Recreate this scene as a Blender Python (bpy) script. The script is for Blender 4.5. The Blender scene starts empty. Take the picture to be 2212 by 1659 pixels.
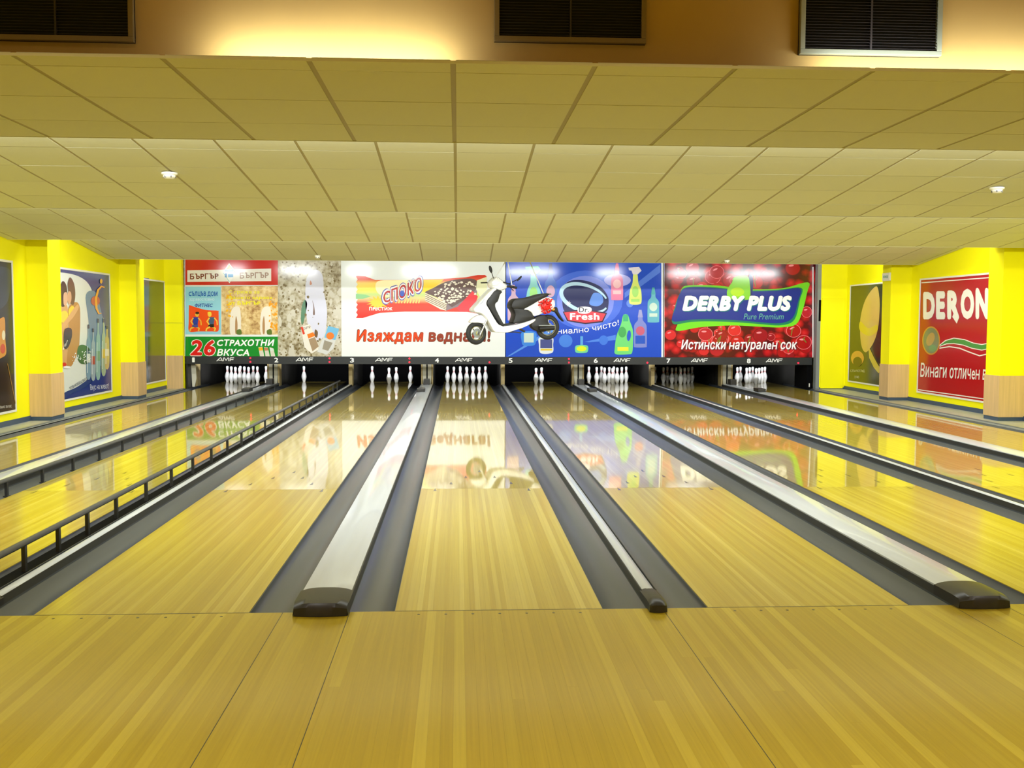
import bpy, bmesh, math, random
from mathutils import Matrix, Vector
random.seed(7)
C = bpy.context.scene.collection
S = bpy.context.scene

# ------------------------------------------------------------------ camera
F, YAW, PIT, ROLL = 2161.2, .0544584, .0634026, .004211
CAM = Vector((-.2155, -5.0563, 1.4855))
IW, IH = 2212, 1659
def ray(u, v):
    a, b = (u-IW/2)/F, (v-IH/2)/F
    cr, sr = math.cos(ROLL), math.sin(ROLL)
    a, b = a*cr+b*sr, -a*sr+b*cr
    cp, sp = math.cos(PIT), math.sin(PIT)
    y = cp-b*sp; z = -sp-b*cp
    cy, sy = math.cos(YAW), math.sin(YAW)
    return Vector((a*cy+y*sy, -a*sy+y*cy, z))
def un(u, v, axis, val):
    """point of the plane axis=val that the photograph shows at pixel u,v (used to measure the place)"""
    r = ray(u, v)
    return CAM + r*((val-CAM[axis])/r[axis])
cd = bpy.data.cameras.new('camera'); co = bpy.data.objects.new('camera', cd); C.objects.link(co)
fw = ray(IW/2, IH/2).normalized()
rt = (ray(IW/2+1, IH/2)-ray(IW/2, IH/2)).normalized()
up = rt.cross(fw).normalized()
co.matrix_world = Matrix(((rt.x, up.x, -fw.x, CAM.x), (rt.y, up.y, -fw.y, CAM.y), (rt.z, up.z, -fw.z, CAM.z), (0, 0, 0, 1)))
cd.sensor_width = 36; cd.lens = 36*F/IW; cd.clip_start = .05; cd.clip_end = 200
S.camera = co

# ------------------------------------------------------------------ world, exposure, lamps
S.view_settings.view_transform = 'Standard'; S.view_settings.look = 'None'
S.view_settings.exposure = 0.13; S.view_settings.gamma = 1; S.view_settings.use_curve_mapping = False
w = bpy.data.worlds.new('world'); S.world = w; w.use_nodes = True
w.node_tree.nodes['Background'].inputs[0].default_value = (.8, .75, .6, 1)
w.node_tree.nodes['Background'].inputs[1].default_value = .02

def area(name, loc, d, sx, sy, power, col=(1, 1, 1), spread=180):
    l = bpy.data.lights.new(name, 'AREA'); l.shape = 'RECTANGLE'; l.size = sx; l.size_y = sy
    l.energy = power; l.color = col; l.spread = math.radians(spread)
    o = bpy.data.objects.new(name, l); C.objects.link(o); o.location = loc
    o.rotation_euler = Vector(d).to_track_quat('-Z', 'Y').to_euler()
    return o
TUBE = (.94, .99, 1.0)
XW0, XW1 = -6.38, 8.27                 # side walls
LIP = [(1.11, 2.56), (5.31, 2.584), (9.10, 2.566), (13.04, 2.537)]   # lower lips of the ceiling steps (Y, Z)
# fluorescent rows mounted under the ceiling runs, hidden behind the steps, shining down the lanes
for (ly, lz), pw in zip(((1.92, 2.825), (5.92, 2.835), (9.92, 2.84)), (350, 315, 300)):
    area('cove_tubes', (.90, ly, lz), (0, .8, -1), 13.6, .05, pw, TUBE)
# battens behind the last step, lighting the advertising panels
for lx, L in ((-4.07, .85), (-5.6, .5), (-2.6, .5), (-.9, 1.2), (1.6, 1.2), (3.5, .6), (5.45, .9), (7.1, 1.2)):
    area('panel_batten', (lx, 13.88, 2.67), (0, 1, -.3), L, .09, 23*L, (.93, .98, 1))
# ceiling lamps of the concourse behind the approach
for ly, pw in ((-2.7, 26), (-6.2, 36)):
    for lx in (-4.6, -1.8, 1.0, 3.8, 6.6):
        area('concourse_lamp', (lx, ly, 3.72), (0, 0, -1), 1.2, .6, pw, (1, .97, .88), 130)

# ------------------------------------------------------------------ helpers
def lin(c):
    return tuple(((x/255)/12.92 if x/255 <= .04045 else ((x/255+.055)/1.055)**2.4) for x in c)
def tag(o, label=None, cat=None, group=None, kind=None):
    if label: o['label'] = label
    if cat: o['category'] = cat
    if group: o['group'] = group
    if kind: o['kind'] = kind
    return o
def empty(name, loc=(0, 0, 0), **k):
    o = bpy.data.objects.new(name, None); C.objects.link(o); o.location = loc; o.empty_display_size = .1
    return tag(o, **k)
def link(name, me, m, parent=None, **k):
    o = bpy.data.objects.new(name, me); C.objects.link(o)
    if m is not None and not me.materials: me.materials.append(m)
    if parent is not None: o.parent = parent
    return tag(o, **k)
def shared(o, name, parent, loc=None, **k):
    c = bpy.data.objects.new(name, o.data); C.objects.link(c); c.parent = parent
    if loc is not None: c.location = loc
    return tag(c, **k)
def mesh(verts, faces, smooth=False):
    me = bpy.data.meshes.new('m'); me.from_pydata([tuple(v) for v in verts], [], faces); me.update()
    if smooth: me.polygons.foreach_set('use_smooth', [True]*len(me.polygons))
    return me
BF = [(0, 3, 2, 1), (4, 5, 6, 7), (0, 1, 5, 4), (1, 2, 6, 5), (2, 3, 7, 6), (3, 0, 4, 7)]
def bverts(x0, x1, y0, y1, z0, z1):
    return [(x0, y0, z0), (x1, y0, z0), (x1, y1, z0), (x0, y1, z0), (x0, y0, z1), (x1, y0, z1), (x1, y1, z1), (x0, y1, z1)]
class MB:
    def __init__(s): s.v = []; s.f = []
    def add(s, v, f):
        n = len(s.v); s.v += [tuple(p) for p in v]; s.f += [tuple(i+n for i in q) for q in f]; return s
    def box(s, x0, x1, y0, y1, z0, z1): return s.add(bverts(x0, x1, y0, y1, z0, z1), BF)
    def tube(s, a, b, r0, r1=None, n=10):
        a = Vector(a); b = Vector(b); d = (b-a).normalized(); r1 = r0 if r1 is None else r1
        p = d.orthogonal().normalized(); q = d.cross(p)
        v = [a+(p*math.cos(t)+q*math.sin(t))*r0 for t in [2*math.pi*i/n for i in range(n)]]
        v += [b+(p*math.cos(t)+q*math.sin(t))*r1 for t in [2*math.pi*i/n for i in range(n)]]
        f = [(i, (i+1) % n, n+(i+1) % n, n+i) for i in range(n)]+[tuple(range(n-1, -1, -1)), tuple(range(n, 2*n))]
        return s.add(v, f)
    def path(s, pts, r, n=8):
        for a, b in zip(pts, pts[1:]): s.tube(a, b, r, n=n)
        return s
    def sweep_y(s, prof, y0, y1, closed=False):
        """x,z profile swept along Y"""
        n = len(prof)
        v = [(x, y0, z) for x, z in prof]+[(x, y1, z) for x, z in prof]
        m = n if closed else n-1
        f = [(i, (i+1) % n, n+(i+1) % n, n+i) for i in range(m)]
        if closed: f += [tuple(range(n-1, -1, -1)), tuple(range(n, 2*n))]
        return s.add(v, f)
    def lathe(s, prof, n=20):
        v = []; f = []
        for r, z in prof: v += [(r*math.cos(2*math.pi*i/n), r*math.sin(2*math.pi*i/n), z) for i in range(n)]
        for k in range(len(prof)-1):
            f += [(k*n+i, k*n+(i+1) % n, (k+1)*n+(i+1) % n, (k+1)*n+i) for i in range(n)]
        f += [tuple(range(n-1, -1, -1)), tuple(range((len(prof)-1)*n, len(prof)*n))]
        return s.add(v, f)
    def build(s, name, m, parent=None, smooth=False, bevel=0, **k):
        me = mesh(s.v, s.f, smooth)
        bm = bmesh.new(); bm.from_mesh(me)
        if bevel:
            bmesh.ops.bevel(bm, geom=bm.edges[:], offset=bevel, segments=2, affect='EDGES', profile=.7)
        bmesh.ops.recalc_face_normals(bm, faces=bm.faces[:]); bm.to_mesh(me); bm.free()
        if smooth:
            try: me.set_sharp_from_angle(angle=math.radians(40))
            except Exception: pass
        return link(name, me, m, parent, **k)
def box(name, x0, x1, y0, y1, z0, z1, m, parent=None, bevel=0, **k):
    return MB().box(x0, x1, y0, y1, z0, z1).build(name, m, parent, bevel=bevel, **k)

# ------------------------------------------------------------------ letters
_gl = {}
def raw_glyph(c):
    if c in _gl: return _gl[c]
    def me_of(t):
        cu = bpy.data.curves.new('t', 'FONT'); cu.body = t; cu.size = 1; cu.resolution_u = 3
        ob = bpy.data.objects.new('t', cu); C.objects.link(ob)
        me = bpy.data.meshes.new_from_object(ob.evaluated_get(bpy.context.evaluated_depsgraph_get()))
        v = [(q_.co.x, q_.co.y) for q_ in me.vertices]; f = [tuple(q_.vertices) for q_ in me.polygons]
        bpy.data.objects.remove(ob); bpy.data.curves.remove(cu); bpy.data.meshes.remove(me)
        return v, f
    wd = lambda v: max(q_[0] for q_ in v)-min(q_[0] for q_ in v)
    if '|' not in _gl: _gl['|'] = wd(me_of('||')[0])
    adv = wd(me_of('|'+c+'|')[0])-_gl['|']
    v, f = me_of(c) if c != ' ' else ([], [])
    _gl[c] = (v, f, adv); return _gl[c]
SAME = dict(zip('АРЕХеС', 'APEXeC'))
def glyph(c):
    """one character; letters the built-in font fills badly are put together from sound ones"""
    c = SAME.get(c, c); cap = .727; xh = .752
    if c == 'н':
        v, f, ad = raw_glyph('H'); return [(x*.84, y*xh) for x, y in v], f, ad*.84
    if c == 'я':
        v, f, ad = raw_glyph('R'); return [((ad-x)*.84, y*xh) for x, y in v], f, ad*.84
    if c in 'Ъъ':
        k = 1 if c == 'Ъ' else xh
        v, f, ad = raw_glyph('P'); x0 = min(q_[0] for q_ in v)
        w = [((x+.13)*k, (cap-y)*k) for x, y in v]; n0 = len(w)
        w += [((x0-.03)*k, (cap-.085)*k), ((x0+.14)*k, (cap-.085)*k), ((x0+.14)*k, cap*k), ((x0-.03)*k, cap*k)]
        return w, list(f)+[(n0, n0+1, n0+2, n0+3)], (ad+.14)*k
    if c == 'Ф':
        v, f, ad = raw_glyph('O'); m_ = ad/2
        w = [(x, .5*cap+(y-.5*cap)*.74) for x, y in v]; n0 = len(w)
        w += [(m_-.045, 0), (m_+.045, 0), (m_+.045, cap), (m_-.045, cap)]
        return w, list(f)+[(n0, n0+1, n0+2, n0+3)], ad
    return raw_glyph(c)
for c_ in ' !.12345678ABDEFILNOPRSUYXCHehimrsuАБВГДЕЖЗИКЛМНОПРСТУФХЦЪавгдежзиклмнопрстучшщъя': glyph(c_)      # once, while the scene is still empty

# ------------------------------------------------------------------ materials
def mat(name, col, rough=.5, metal=0, spec=.5, coat=0, emit=0, noise=0, nscale=(4, 4, 4), bump=0, ior=1.5):
    m = bpy.data.materials.new(name); m.use_nodes = True; nt = m.node_tree; b = nt.nodes['Principled BSDF']
    c = (*col, 1)
    b.inputs['Base Color'].default_value = c; b.inputs['Roughness'].default_value = rough
    b.inputs['Metallic'].default_value = metal; b.inputs['Specular IOR Level'].default_value = spec
    b.inputs['IOR'].default_value = ior
    b.inputs['Coat Weight'].default_value = coat; b.inputs['Coat Roughness'].default_value = .03
    if emit: b.inputs['Emission Color'].default_value = c; b.inputs['Emission Strength'].default_value = emit
    if noise or bump:
        g = nt.nodes.new('ShaderNodeNewGeometry'); mp = nt.nodes.new('ShaderNodeMapping'); mp.inputs['Scale'].default_value = nscale
        nz = nt.nodes.new('ShaderNodeTexNoise'); nz.inputs['Scale'].default_value = 1; nz.inputs['Detail'].default_value = 5
        nt.links.new(g.outputs['Position'], mp.inputs['Vector']); nt.links.new(mp.outputs[0], nz.inputs['Vector'])
        if noise:
            r = nt.nodes.new('ShaderNodeValToRGB'); r.color_ramp.elements[0].position = .3; r.color_ramp.elements[1].position = .7
            r.color_ramp.elements[0].color = (*[x*(1-noise) for x in col], 1); r.color_ramp.elements[1].color = (*[min(1, x*(1+noise)) for x in col], 1)
            nt.links.new(nz.outputs['Fac'], r.inputs[0]); nt.links.new(r.outputs[0], b.inputs['Base Color'])
        if bump:
            bp = nt.nodes.new('ShaderNodeBump'); bp.inputs['Strength'].default_value = bump; bp.inputs['Distance'].default_value = .01
            nt.links.new(nz.outputs['Fac'], bp.inputs['Height']); nt.links.new(bp.outputs[0], b.inputs['Normal'])
    return m
def wood(name, tones, rough=.07, coat=1, ior=1.5, wave=.0):
    """boards: a tone for every board (random per island/object), grain along the board"""
    m = bpy.data.materials.new(name); m.use_nodes = True; nt = m.node_tree; b = nt.nodes['Principled BSDF']; N = nt.nodes.new
    g = N('ShaderNodeNewGeometry'); oi = N('ShaderNodeObjectInfo')
    ad = N('ShaderNodeMath'); ad.operation = 'ADD'; fr = N('ShaderNodeMath'); fr.operation = 'FRACT'
    nt.links.new(g.outputs['Random Per Island'], ad.inputs[0]); nt.links.new(oi.outputs['Random'], ad.inputs[1]); nt.links.new(ad.outputs[0], fr.inputs[0])
    r = N('ShaderNodeValToRGB'); cr = r.color_ramp
    while len(cr.elements) < len(tones): cr.elements.new(.5)
    for i, t in enumerate(tones): cr.elements[i].position = i/(len(tones)-1); cr.elements[i].color = (*lin(t), 1)
    nt.links.new(fr.outputs[0], r.inputs[0])
    mp = N('ShaderNodeMapping'); mp.inputs['Scale'].default_value = (90, 1.2, 1)
    cb = N('ShaderNodeCombineXYZ'); mu = N('ShaderNodeMath'); mu.operation = 'MULTIPLY'; mu.inputs[1].default_value = 37
    nt.links.new(fr.outputs[0], mu.inputs[0]); nt.links.new(mu.outputs[0], cb.inputs[2]); nt.links.new(cb.outputs[0], mp.inputs['Location'])
    nt.links.new(g.outputs['Position'], mp.inputs['Vector'])
    nz = N('ShaderNodeTexNoise'); nz.inputs['Scale'].default_value = 1; nz.inputs['Detail'].default_value = 4
    nt.links.new(mp.outputs[0], nz.inputs['Vector'])
    r2 = N('ShaderNodeValToRGB'); r2.color_ramp.elements[0].position = .3; r2.color_ramp.elements[1].position = .7
    r2.color_ramp.elements[0].color = (.92, .91, .88, 1); r2.color_ramp.elements[1].color = (1.06, 1.06, 1.07, 1)
    nt.links.new(nz.outputs['Fac'], r2.inputs[0])
    mx = N('ShaderNodeMix'); mx.data_type = 'RGBA'; mx.blend_type = 'MULTIPLY'; mx.inputs['Factor'].default_value = 1
    nt.links.new(r.outputs[0], mx.inputs['A']); nt.links.new(r2.outputs[0], mx.inputs['B']); nt.links.new(mx.outputs['Result'], b.inputs['Base Color'])
    b.inputs['Roughness'].default_value = .35; b.inputs['Coat Weight'].default_value = coat; b.inputs['Coat Roughness'].default_value = rough
    b.inputs['Coat IOR'].default_value = ior; b.inputs['Specular IOR Level'].default_value = .3
    if wave:
        mp2 = N('ShaderNodeMapping'); mp2.inputs['Scale'].default_value = (9, 1.1, 1); n2 = N('ShaderNodeTexNoise'); n2.inputs['Scale'].default_value = 1
        nt.links.new(g.outputs['Position'], mp2.inputs['Vector']); nt.links.new(mp2.outputs[0], n2.inputs['Vector'])
        bp = N('ShaderNodeBump'); bp.inputs['Strength'].default_value = wave; bp.inputs['Distance'].default_value = .01
        nt.links.new(n2.outputs['Fac'], bp.inputs['Height']); nt.links.new(bp.outputs[0], b.inputs['Coat Normal'])
    return m
def tilemat(name, col, var=.03):
    m = mat(name, col, .85); nt = m.node_tree; b = nt.nodes['Principled BSDF']
    oi = nt.nodes.new('ShaderNodeObjectInfo'); r = nt.nodes.new('ShaderNodeValToRGB')
    r.color_ramp.elements[0].color = (*[x*(1-var) for x in col], 1); r.color_ramp.elements[1].color = (*[min(1, x*(1+var)) for x in col], 1)
    nt.links.new(oi.outputs['Random'], r.inputs[0])
    g = nt.nodes.new('ShaderNodeNewGeometry'); nz = nt.nodes.new('ShaderNodeTexNoise'); nz.inputs['Scale'].default_value = 60
    nt.links.new(g.outputs['Position'], nz.inputs['Vector'])
    bp = nt.nodes.new('ShaderNodeBump'); bp.inputs['Strength'].default_value = .15; bp.inputs['Distance'].default_value = .004
    nt.links.new(nz.outputs['Fac'], bp.inputs['Height']); nt.links.new(bp.outputs[0], b.inputs['Normal'])
    nt.links.new(r.outputs[0], b.inputs['Base Color'])
    return m
M = dict(
    lane=wood('lane_wood', [(190, 166, 66), (194, 170, 70), (204, 182, 86), (192, 168, 68), (210, 190, 96)], .04, 1, 1.75, .010),
    head=wood('lane_head_wood', [(178, 152, 42), (183, 158, 46), (194, 172, 64), (180, 155, 44), (204, 184, 82)], .16, .7, 1.45),
    deck=wood('approach_wood', [(174, 148, 22), (180, 153, 25), (175, 149, 22), (184, 159, 30), (198, 175, 50)], .14, .7, 1.4),
    yellow=mat('yellow_paint', lin((244, 236, 6)), .6, spec=.2, noise=.03, nscale=(.6, .6, .6)),
    wains=mat('beech_laminate', lin((206, 172, 120)), .45, noise=.10, nscale=(30, 30, 1.2)),
    skirt=mat('navy_skirting', lin((62, 78, 98)), .4),
    walk=mat('grey_walkway', lin((172, 172, 158)), .35, noise=.08, nscale=(3, 3, 3)),
    gutter=mat('gutter_plastic', lin((76, 81, 88)), .28, spec=.5, noise=.12, nscale=(14, .6, 3)),
    cap=mat('pale_capping', lin((198, 204, 212)), .3, noise=.05, nscale=(20, 1, 2), coat=.5),
    trim=mat('dark_trim', lin((54, 54, 52)), .35),
    black=mat('black_plastic', lin((40, 38, 36)), .35, noise=.2, nscale=(20, 20, 20)),
    void=mat('pit_black', lin((5, 5, 6)), .9, spec=.1),
    band=mat('mask_black', lin((26, 29, 31)), .5),
    tan=mat('kickback_lit_tan', lin((196, 174, 120)), .5, noise=.12, nscale=(8, 8, 8)),  # lit tone of the kickback boards, pin lamp light put into the colour
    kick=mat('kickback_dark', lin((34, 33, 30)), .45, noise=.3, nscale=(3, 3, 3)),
    cream=mat('cream_plate', lin((214, 210, 190)), .4),
    bulk=mat('ochre_paint', lin((176, 146, 84)), .8, noise=.04, nscale=(3, 3, 3)),
    tile=tilemat('ceiling_tile_cream', lin((210, 208, 176))), tee=mat('grid_tee', lin((168, 156, 114)), .6),
    slab=mat('ceiling_void', lin((60, 55, 40)), .9),
    white=mat('white_gloss', lin((238, 238, 236)), .2, coat=.6), whitep=mat('white_plastic', lin((232, 230, 216)), .4),
    pin=mat('pin_white', lin((244, 244, 244)), .15, coat=1), red=mat('pin_red', lin((200, 30, 40)), .3),
    led=mat('led_red', (1, .005, .02), .4, emit=5),
    rubber=mat('tyre_rubber', lin((38, 38, 38)), .7), vinyl=mat('black_vinyl', lin((20, 19, 19)), .5), chrome=mat('silver_metal', lin((190, 192, 196)), .25, metal=1),
    lens=mat('lamp_lens', lin((225, 232, 235)), .08, coat=1), grey=mat('grey_metal', lin((138, 144, 146)), .4, metal=.4),
    frame=mat('white_frame', lin((226, 224, 214)), .4), dark=mat('grille_dark', lin((22, 20, 24)), .7), slat=mat('grille_slat', lin((46, 42, 44)), .6),
    gframe=mat('grille_frame', lin((120, 104, 70)), .5, metal=.2), gframe_lit=mat('grille_frame_lit', lin((150, 156, 140)), .4, metal=.3),  # second frame tone is paler, with the bulkhead tube's light put into its colour
    rope=mat('white_rope', lin((235, 235, 235)), .7), bow=mat('red_ribbon', lin((226, 40, 34)), .35), amber=mat('amber_lens', lin((240, 160, 20)), .2),
    concrete=mat('plain_wall', lin((206, 180, 96)), .8),
)
_pm = {}
def pm(*c, rough=.16):
    """glossy print of one colour"""
    k = (c, rough)
    if k not in _pm:
        _pm[k] = mat('print_%02x%02x%02x' % c, lin(c), rough, spec=.5)
    return _pm[k]

# ================================================================== THE SETTING
NUM = dict(zip(range(1, 9), 'one two three four five six seven eight'.split()))
LW = 1.0668; GW, GN = .739, .5546; GUT = .235
LC = {4: 0.}
LC[3] = -(LW+GW); LC[5] = LW+GN; LC[6] = LC[5]+LW+GW; LC[7] = LC[6]+LW+GN; LC[8] = LC[7]+LW+GW
LC[2] = LC[3]-LW-GN; LC[1] = LC[2]-LW-GW
H2 = LW/2
YM = 16.7            # plane of the advertising panels and of the mask
YB = -8.0            # back of the modelled room

# --- approach floor: boards
floor = empty('floor', (0, 0, 0), kind='structure', label='yellow boarded approach floor before the foul line', cat='floor')
box('subfloor', XW0-.2, XW1+.2, YB-.1, 20.4, -.34, -.16, M['slab'], floor)
box('approach_base', XW0, XW1, YB, -.001, -.16, -.011, M['trim'], floor)
bw = .046; n = 0
x = -3.45
while x < 3.45:
    ys = [YB]; 
    cut = random.uniform(-4.2, -.6)
    segs = [(YB, cut-.0003), (cut, -.004)] if random.random() < .85 else [(YB, -.004)]
    for a, b in segs:
        box('board', x+.0001, x+bw-.0001, a, b, -.011, 0, M['deck'], floor); n += 1
    x += bw
xr = x
fb = MB()
for lo, hi in ((XW0, -3.45), (xr, XW1)):
    x = lo
    while x < hi-.001:
        fb.box(x+.0001, min(x+bw, hi)-.0001, YB, -.004, -.011, 0); x += bw
fb.build('outer_boards', M['deck'], floor, kind='stuff')
for sx in (-4.43, -4.15, -2.78, -1.10, -.762, .845, 2.38, 2.66, 4.24, 5.82, 6.1):
    box('panel_seam', sx-.0016, sx+.0016, YB, -.004, -.004, .0004, M['trim'], floor)
dots = None
for l in range(1, 9):
    box('foul_line', LC[l]-H2, LC[l]+H2, -.004, .003, -.01, .0005, M['trim'], floor)
    for k in range(-3, 4):
        if dots is None:
            dots = MB().lathe([(.0075, -.004), (.0075, .0006)], 12).build('approach_dot', M['trim'], floor); dots.location = (LC[l]+k*.137, -.062, 0)
        else: shared(dots, 'approach_dot', floor, (LC[l]+k*.137, -.062, 0))

# --- lanes
darts = None
WHERE = {1: 'nearest the left wall', 2: 'with raised bumper rails', 3: 'left of the centre lane', 4: 'in the centre', 5: 'right of the centre lane', 6: 'second to the right of the centre', 7: 'with the unlit pins', 8: 'nearest the right wall'}
board0 = None
for l in range(1, 9):
    t = empty('bowling_lane', (LC[l], 0, 0), label='polished yellow wood bowling lane under number %s, %s' % (NUM[l], WHERE[l]), cat='bowling lane', group='bowling lanes')
    box('lane_base', -H2, H2, .004, 19.15, -.15, -.0205, M['trim'], t)
    bwid = LW/39
    for i in range(39):
        if board0 is None:
            board0 = box('board', .00008, bwid-.00008, 3.722, 19.15, -.02, 0, M['lane'], t); board0.location = (-H2, 0, 0)
            board1 = box('head_board', .00008, bwid-.00008, .004, 3.72, -.02, 0, M['head'], t); board1.location = (-H2, 0, 0)
        else: shared(board0, 'board', t, (-H2+i*bwid, 0, 0)); shared(board1, 'head_board', t, (-H2+i*bwid, 0, 0))
    for k in range(-3, 4):
        y = 4.75-abs(k)*.36
        if darts is None:
            darts = link('lane_arrow', mesh([(-.014, -.07, .0006), (.014, -.07, .0006), (.006, .02, .0006), (0, .07, .0006), (-.006, .02, .0006)], [(0, 1, 2, 3, 4)]), pm(92, 84, 70), t); darts.location = (k*.137, y, 0)
        else: shared(darts, 'lane_arrow', t, (k*.137, y, 0))

# --- gutters
def gutter(xa, side, l):
    """xa: lane edge; side -1 left / +1 right of the lane"""
    pr = []
    n = 14
    for i in range(n+1):
        u = i/n
        pr.append((side*(GUT*u), -.012-.058*math.sin(math.pi*u)**.75))
    pr = [(0, -.004), (side*.004, -.004)]+[(x if abs(x) > .006 else side*.006, z) for x, z in pr]+[(side*GUT, .0)]
    o = MB().sweep_y(pr, .004, 18.6).build('gutter', M['gutter'], None, smooth=True, label='dark grey channel gutter along the %s edge of lane %s' % ('left' if side < 0 else 'right', NUM[l]), cat='gutter', group='gutters')
    o.location = (xa, 0, 0)
for l in range(1, 9):
    gutter(LC[l]-H2, -1, l); gutter(LC[l]+H2, 1, l)

# --- dividers between the lanes
def divider(xc, width, wide, label):
    t = empty('lane_divider', (xc, 0, 0), label=label, cat='lane divider', group='dividers between lanes')
    h = width/2; z = .058 if wide else .045; ins = .006 if wide else .010
    box('body', -h+.001, h-.001, .12, 17.5, -.15, z-.012, M['trim'], t)
    pr = [(-h+ins, z-.012)]+[((-h+ins)+(width-2*ins)*i/12, z-.004+(.014 if wide else .012)*math.sin(math.pi*i/12)) for i in range(13)]+[(h-ins, z-.012)]
    MB().sweep_y(pr, .19, 17.4, True).build('capping', M['cap'], t, smooth=True)
    # black moulded nose over the approach edge
    w2 = h+.004; v = []; rows = [(-.075, .0, .0), (-.075, .95, .05), (-.06, 1.0, .068), (.0, 1, .076), (.20, 1, .074 if wide else .062)]
    nseg = 14; f = []
    for y, s, zt in rows:
        zt = zt if wide else zt*.82
        for i in range(nseg+1):
            u = -1+2*i/nseg
            crown = zt*(1-.26*abs(u)**3) if zt else .0
            bow = -.018*(1-u*u) if y < 0 else 0
            v.append((u*w2*(.96 if y < -.05 else 1), y+bow, crown if s else .0015))
    m = nseg+1
    for k in range(len(rows)-1):
        f += [(k*m+i, k*m+i+1, (k+1)*m+i+1, (k+1)*m+i) for i in range(nseg)]
    b0 = len(v)
    for y in (-.075, .20):
        v += [(-w2, y, .0015), (w2, y, .0015)]
    for s_ in (0, nseg):
        ids = [k*m+s_ for k in range(1, len(rows))]
        f.append(tuple(ids+[b0+2+(1 if s_ else 0), b0+(1 if s_ else 0)]))
    f.append(tuple([(len(rows)-1)*m+i for i in range(nseg+1)]+[b0+3, b0+2]))
    MB().add(v, f).build('end_cap', M['black'], t, smooth=True)
    if wide:
        MB().box(-.115, .04, 14.75, 15.1, z+.004, z+.075).build('rear_block', M['black'], t, bevel=.012)
        MB().box(-.06, .075, 17.0, 17.25, z+.002, z+.13).build('rear_block', M['black'], t, bevel=.012)
    else:
        for s_ in (-1, 1):
            box('edge_strip', s_*h-.004 if s_ > 0 else -h, h if s_ > 0 else -h+.004, .19, 17.4, z-.012, z+.002, M['trim'], t)
WG = GW-2*GUT; NG = GN-2*GUT
for a in (1, 3, 5, 7):
    divider((LC[a]+LC[a+1])/2, WG, True, 'wide pale capped divider with black nose between lanes %s and %s' % (NUM[a], NUM[a+1]))
for a in (2, 4, 6):
    divider((LC[a]+LC[a+1])/2, NG, False, 'narrow pale capped divider with black nose between lanes %s and %s' % (NUM[a], NUM[a+1]))

# --- bumper rails of lane 2
def bumper(x, posts, label, z):
    t = empty('bumper_rail', (x, 0, 0), label=label, cat='bumper rail', group='raised bumper rails of lane two')
    r = MB(); r.tube((0, .35, z), (0, 17.0, z), .02, n=12); r.tube((0, .35, z), (0, .15, z-.05), .02, n=12); r.build('rail', M['grey_rail'], t, smooth=True)
    if z > .1: box('base_channel', -.07, .07, .3, 17.0, -.066, -.02, M['void'], t)
    p0 = None
    for y in posts:
        if p0 is None:
            p0 = MB().box(-.011, .011, -.016, .016, -.066, z-.01).box(-.02, .02, -.028, .028, -.066, -.05).build('post', M['trim'], t); p0.location = (0, y, 0)
        else: shared(p0, 'post', t, (0, y, 0))
M['grey_rail'] = mat('rail_grey', lin((86, 88, 90)), .35, metal=.2)
bumper(LC[2]+H2+.10, [.98, 1.49, 2.0, 2.59]+[3.32+.735*i for i in range(19)], 'dark grey bumper rail on posts over the right gutter of lane two', .150)
bumper(LC[2]-H2-.16, [.75, 1.5, 2.25, 3.01]+[3.77+.753*i for i in range(18)], 'dark grey bumper rail on posts over the left gutter of lane two', .085)

# --- walkways, side walls, pilasters, skirting
for nm, a, b in (('left', XW0, LC[1]-H2-GUT), ('right', LC[8]+H2+GUT, XW1)):
    o = empty('floor', (0, 0, 0), kind='structure', label='grey walkway strip along the %s wall' % nm, cat='floor')
    box('walkway', a, b, .004, 16.5, -.16, .012, M['walk'], o)
    if nm == 'left': box('edge_trim', b-.05, b, .004, 16.5, .012, .022, M['grey'], o)
    else: box('edge_trim', a, a+.05, .004, 16.5, .012, .022, M['grey'], o)
CZ = 3.8
def sidewall(nm, x, d, pil):
    """d: direction into the room"""
    wl = tag(box('wall_'+nm, min(x, x-d*.15), max(x, x-d*.15), YB, 20.4, -.1, CZ, M['yellow']), 'yellow painted %s side wall with pilasters' % nm, 'wall', kind='structure')
    for y0, y1 in pil:
        p = x+d*.30 if nm == 'left' else x+d*.39
        a, b = sorted((x, p))
        pl = box('pilaster', a, b, y0, y1, .012, CZ, M['yellow'], wl)
        e = .012
        a, b = sorted((x, p+d*e))
        mb = box('wainscot', a, b, y0-e, y1+e, .07, .69, M['wains'], wl, bevel=.002)
        a, b = sorted((x, p+d*.004))
        box('skirting', a, b, y0-.005, y1+.005, .012, .07, M['skirt'], wl)
    ys = [YB]+[q for p in pil for q in p]+[16.45]
    for i in range(0, len(ys), 2):
        a, b = sorted((x, x+d*.014))
        tag(box('baseboard_'+nm, a, b, max(ys[i], -7.9), ys[i+1], .012, .085, M['skirt']), 'navy skirting at the foot of the %s wall, %s bay' % (nm, ['rear', 'second', 'third', 'fourth', 'fifth', 'far'][i//2]), 'skirting', kind='structure')
    return wl
wallL = sidewall('left', XW0, 1, [(-2.3, -1.85), (1.7, 2.15), (5.7, 6.15), (9.70, 10.15), (13.64, 14.10)])
wallR = sidewall('right', XW1, -1, [(-2.4, -1.98), (1.6, 2.0), (5.5, 5.92), (9.46, 9.87), (13.33, 13.70)])
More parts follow.
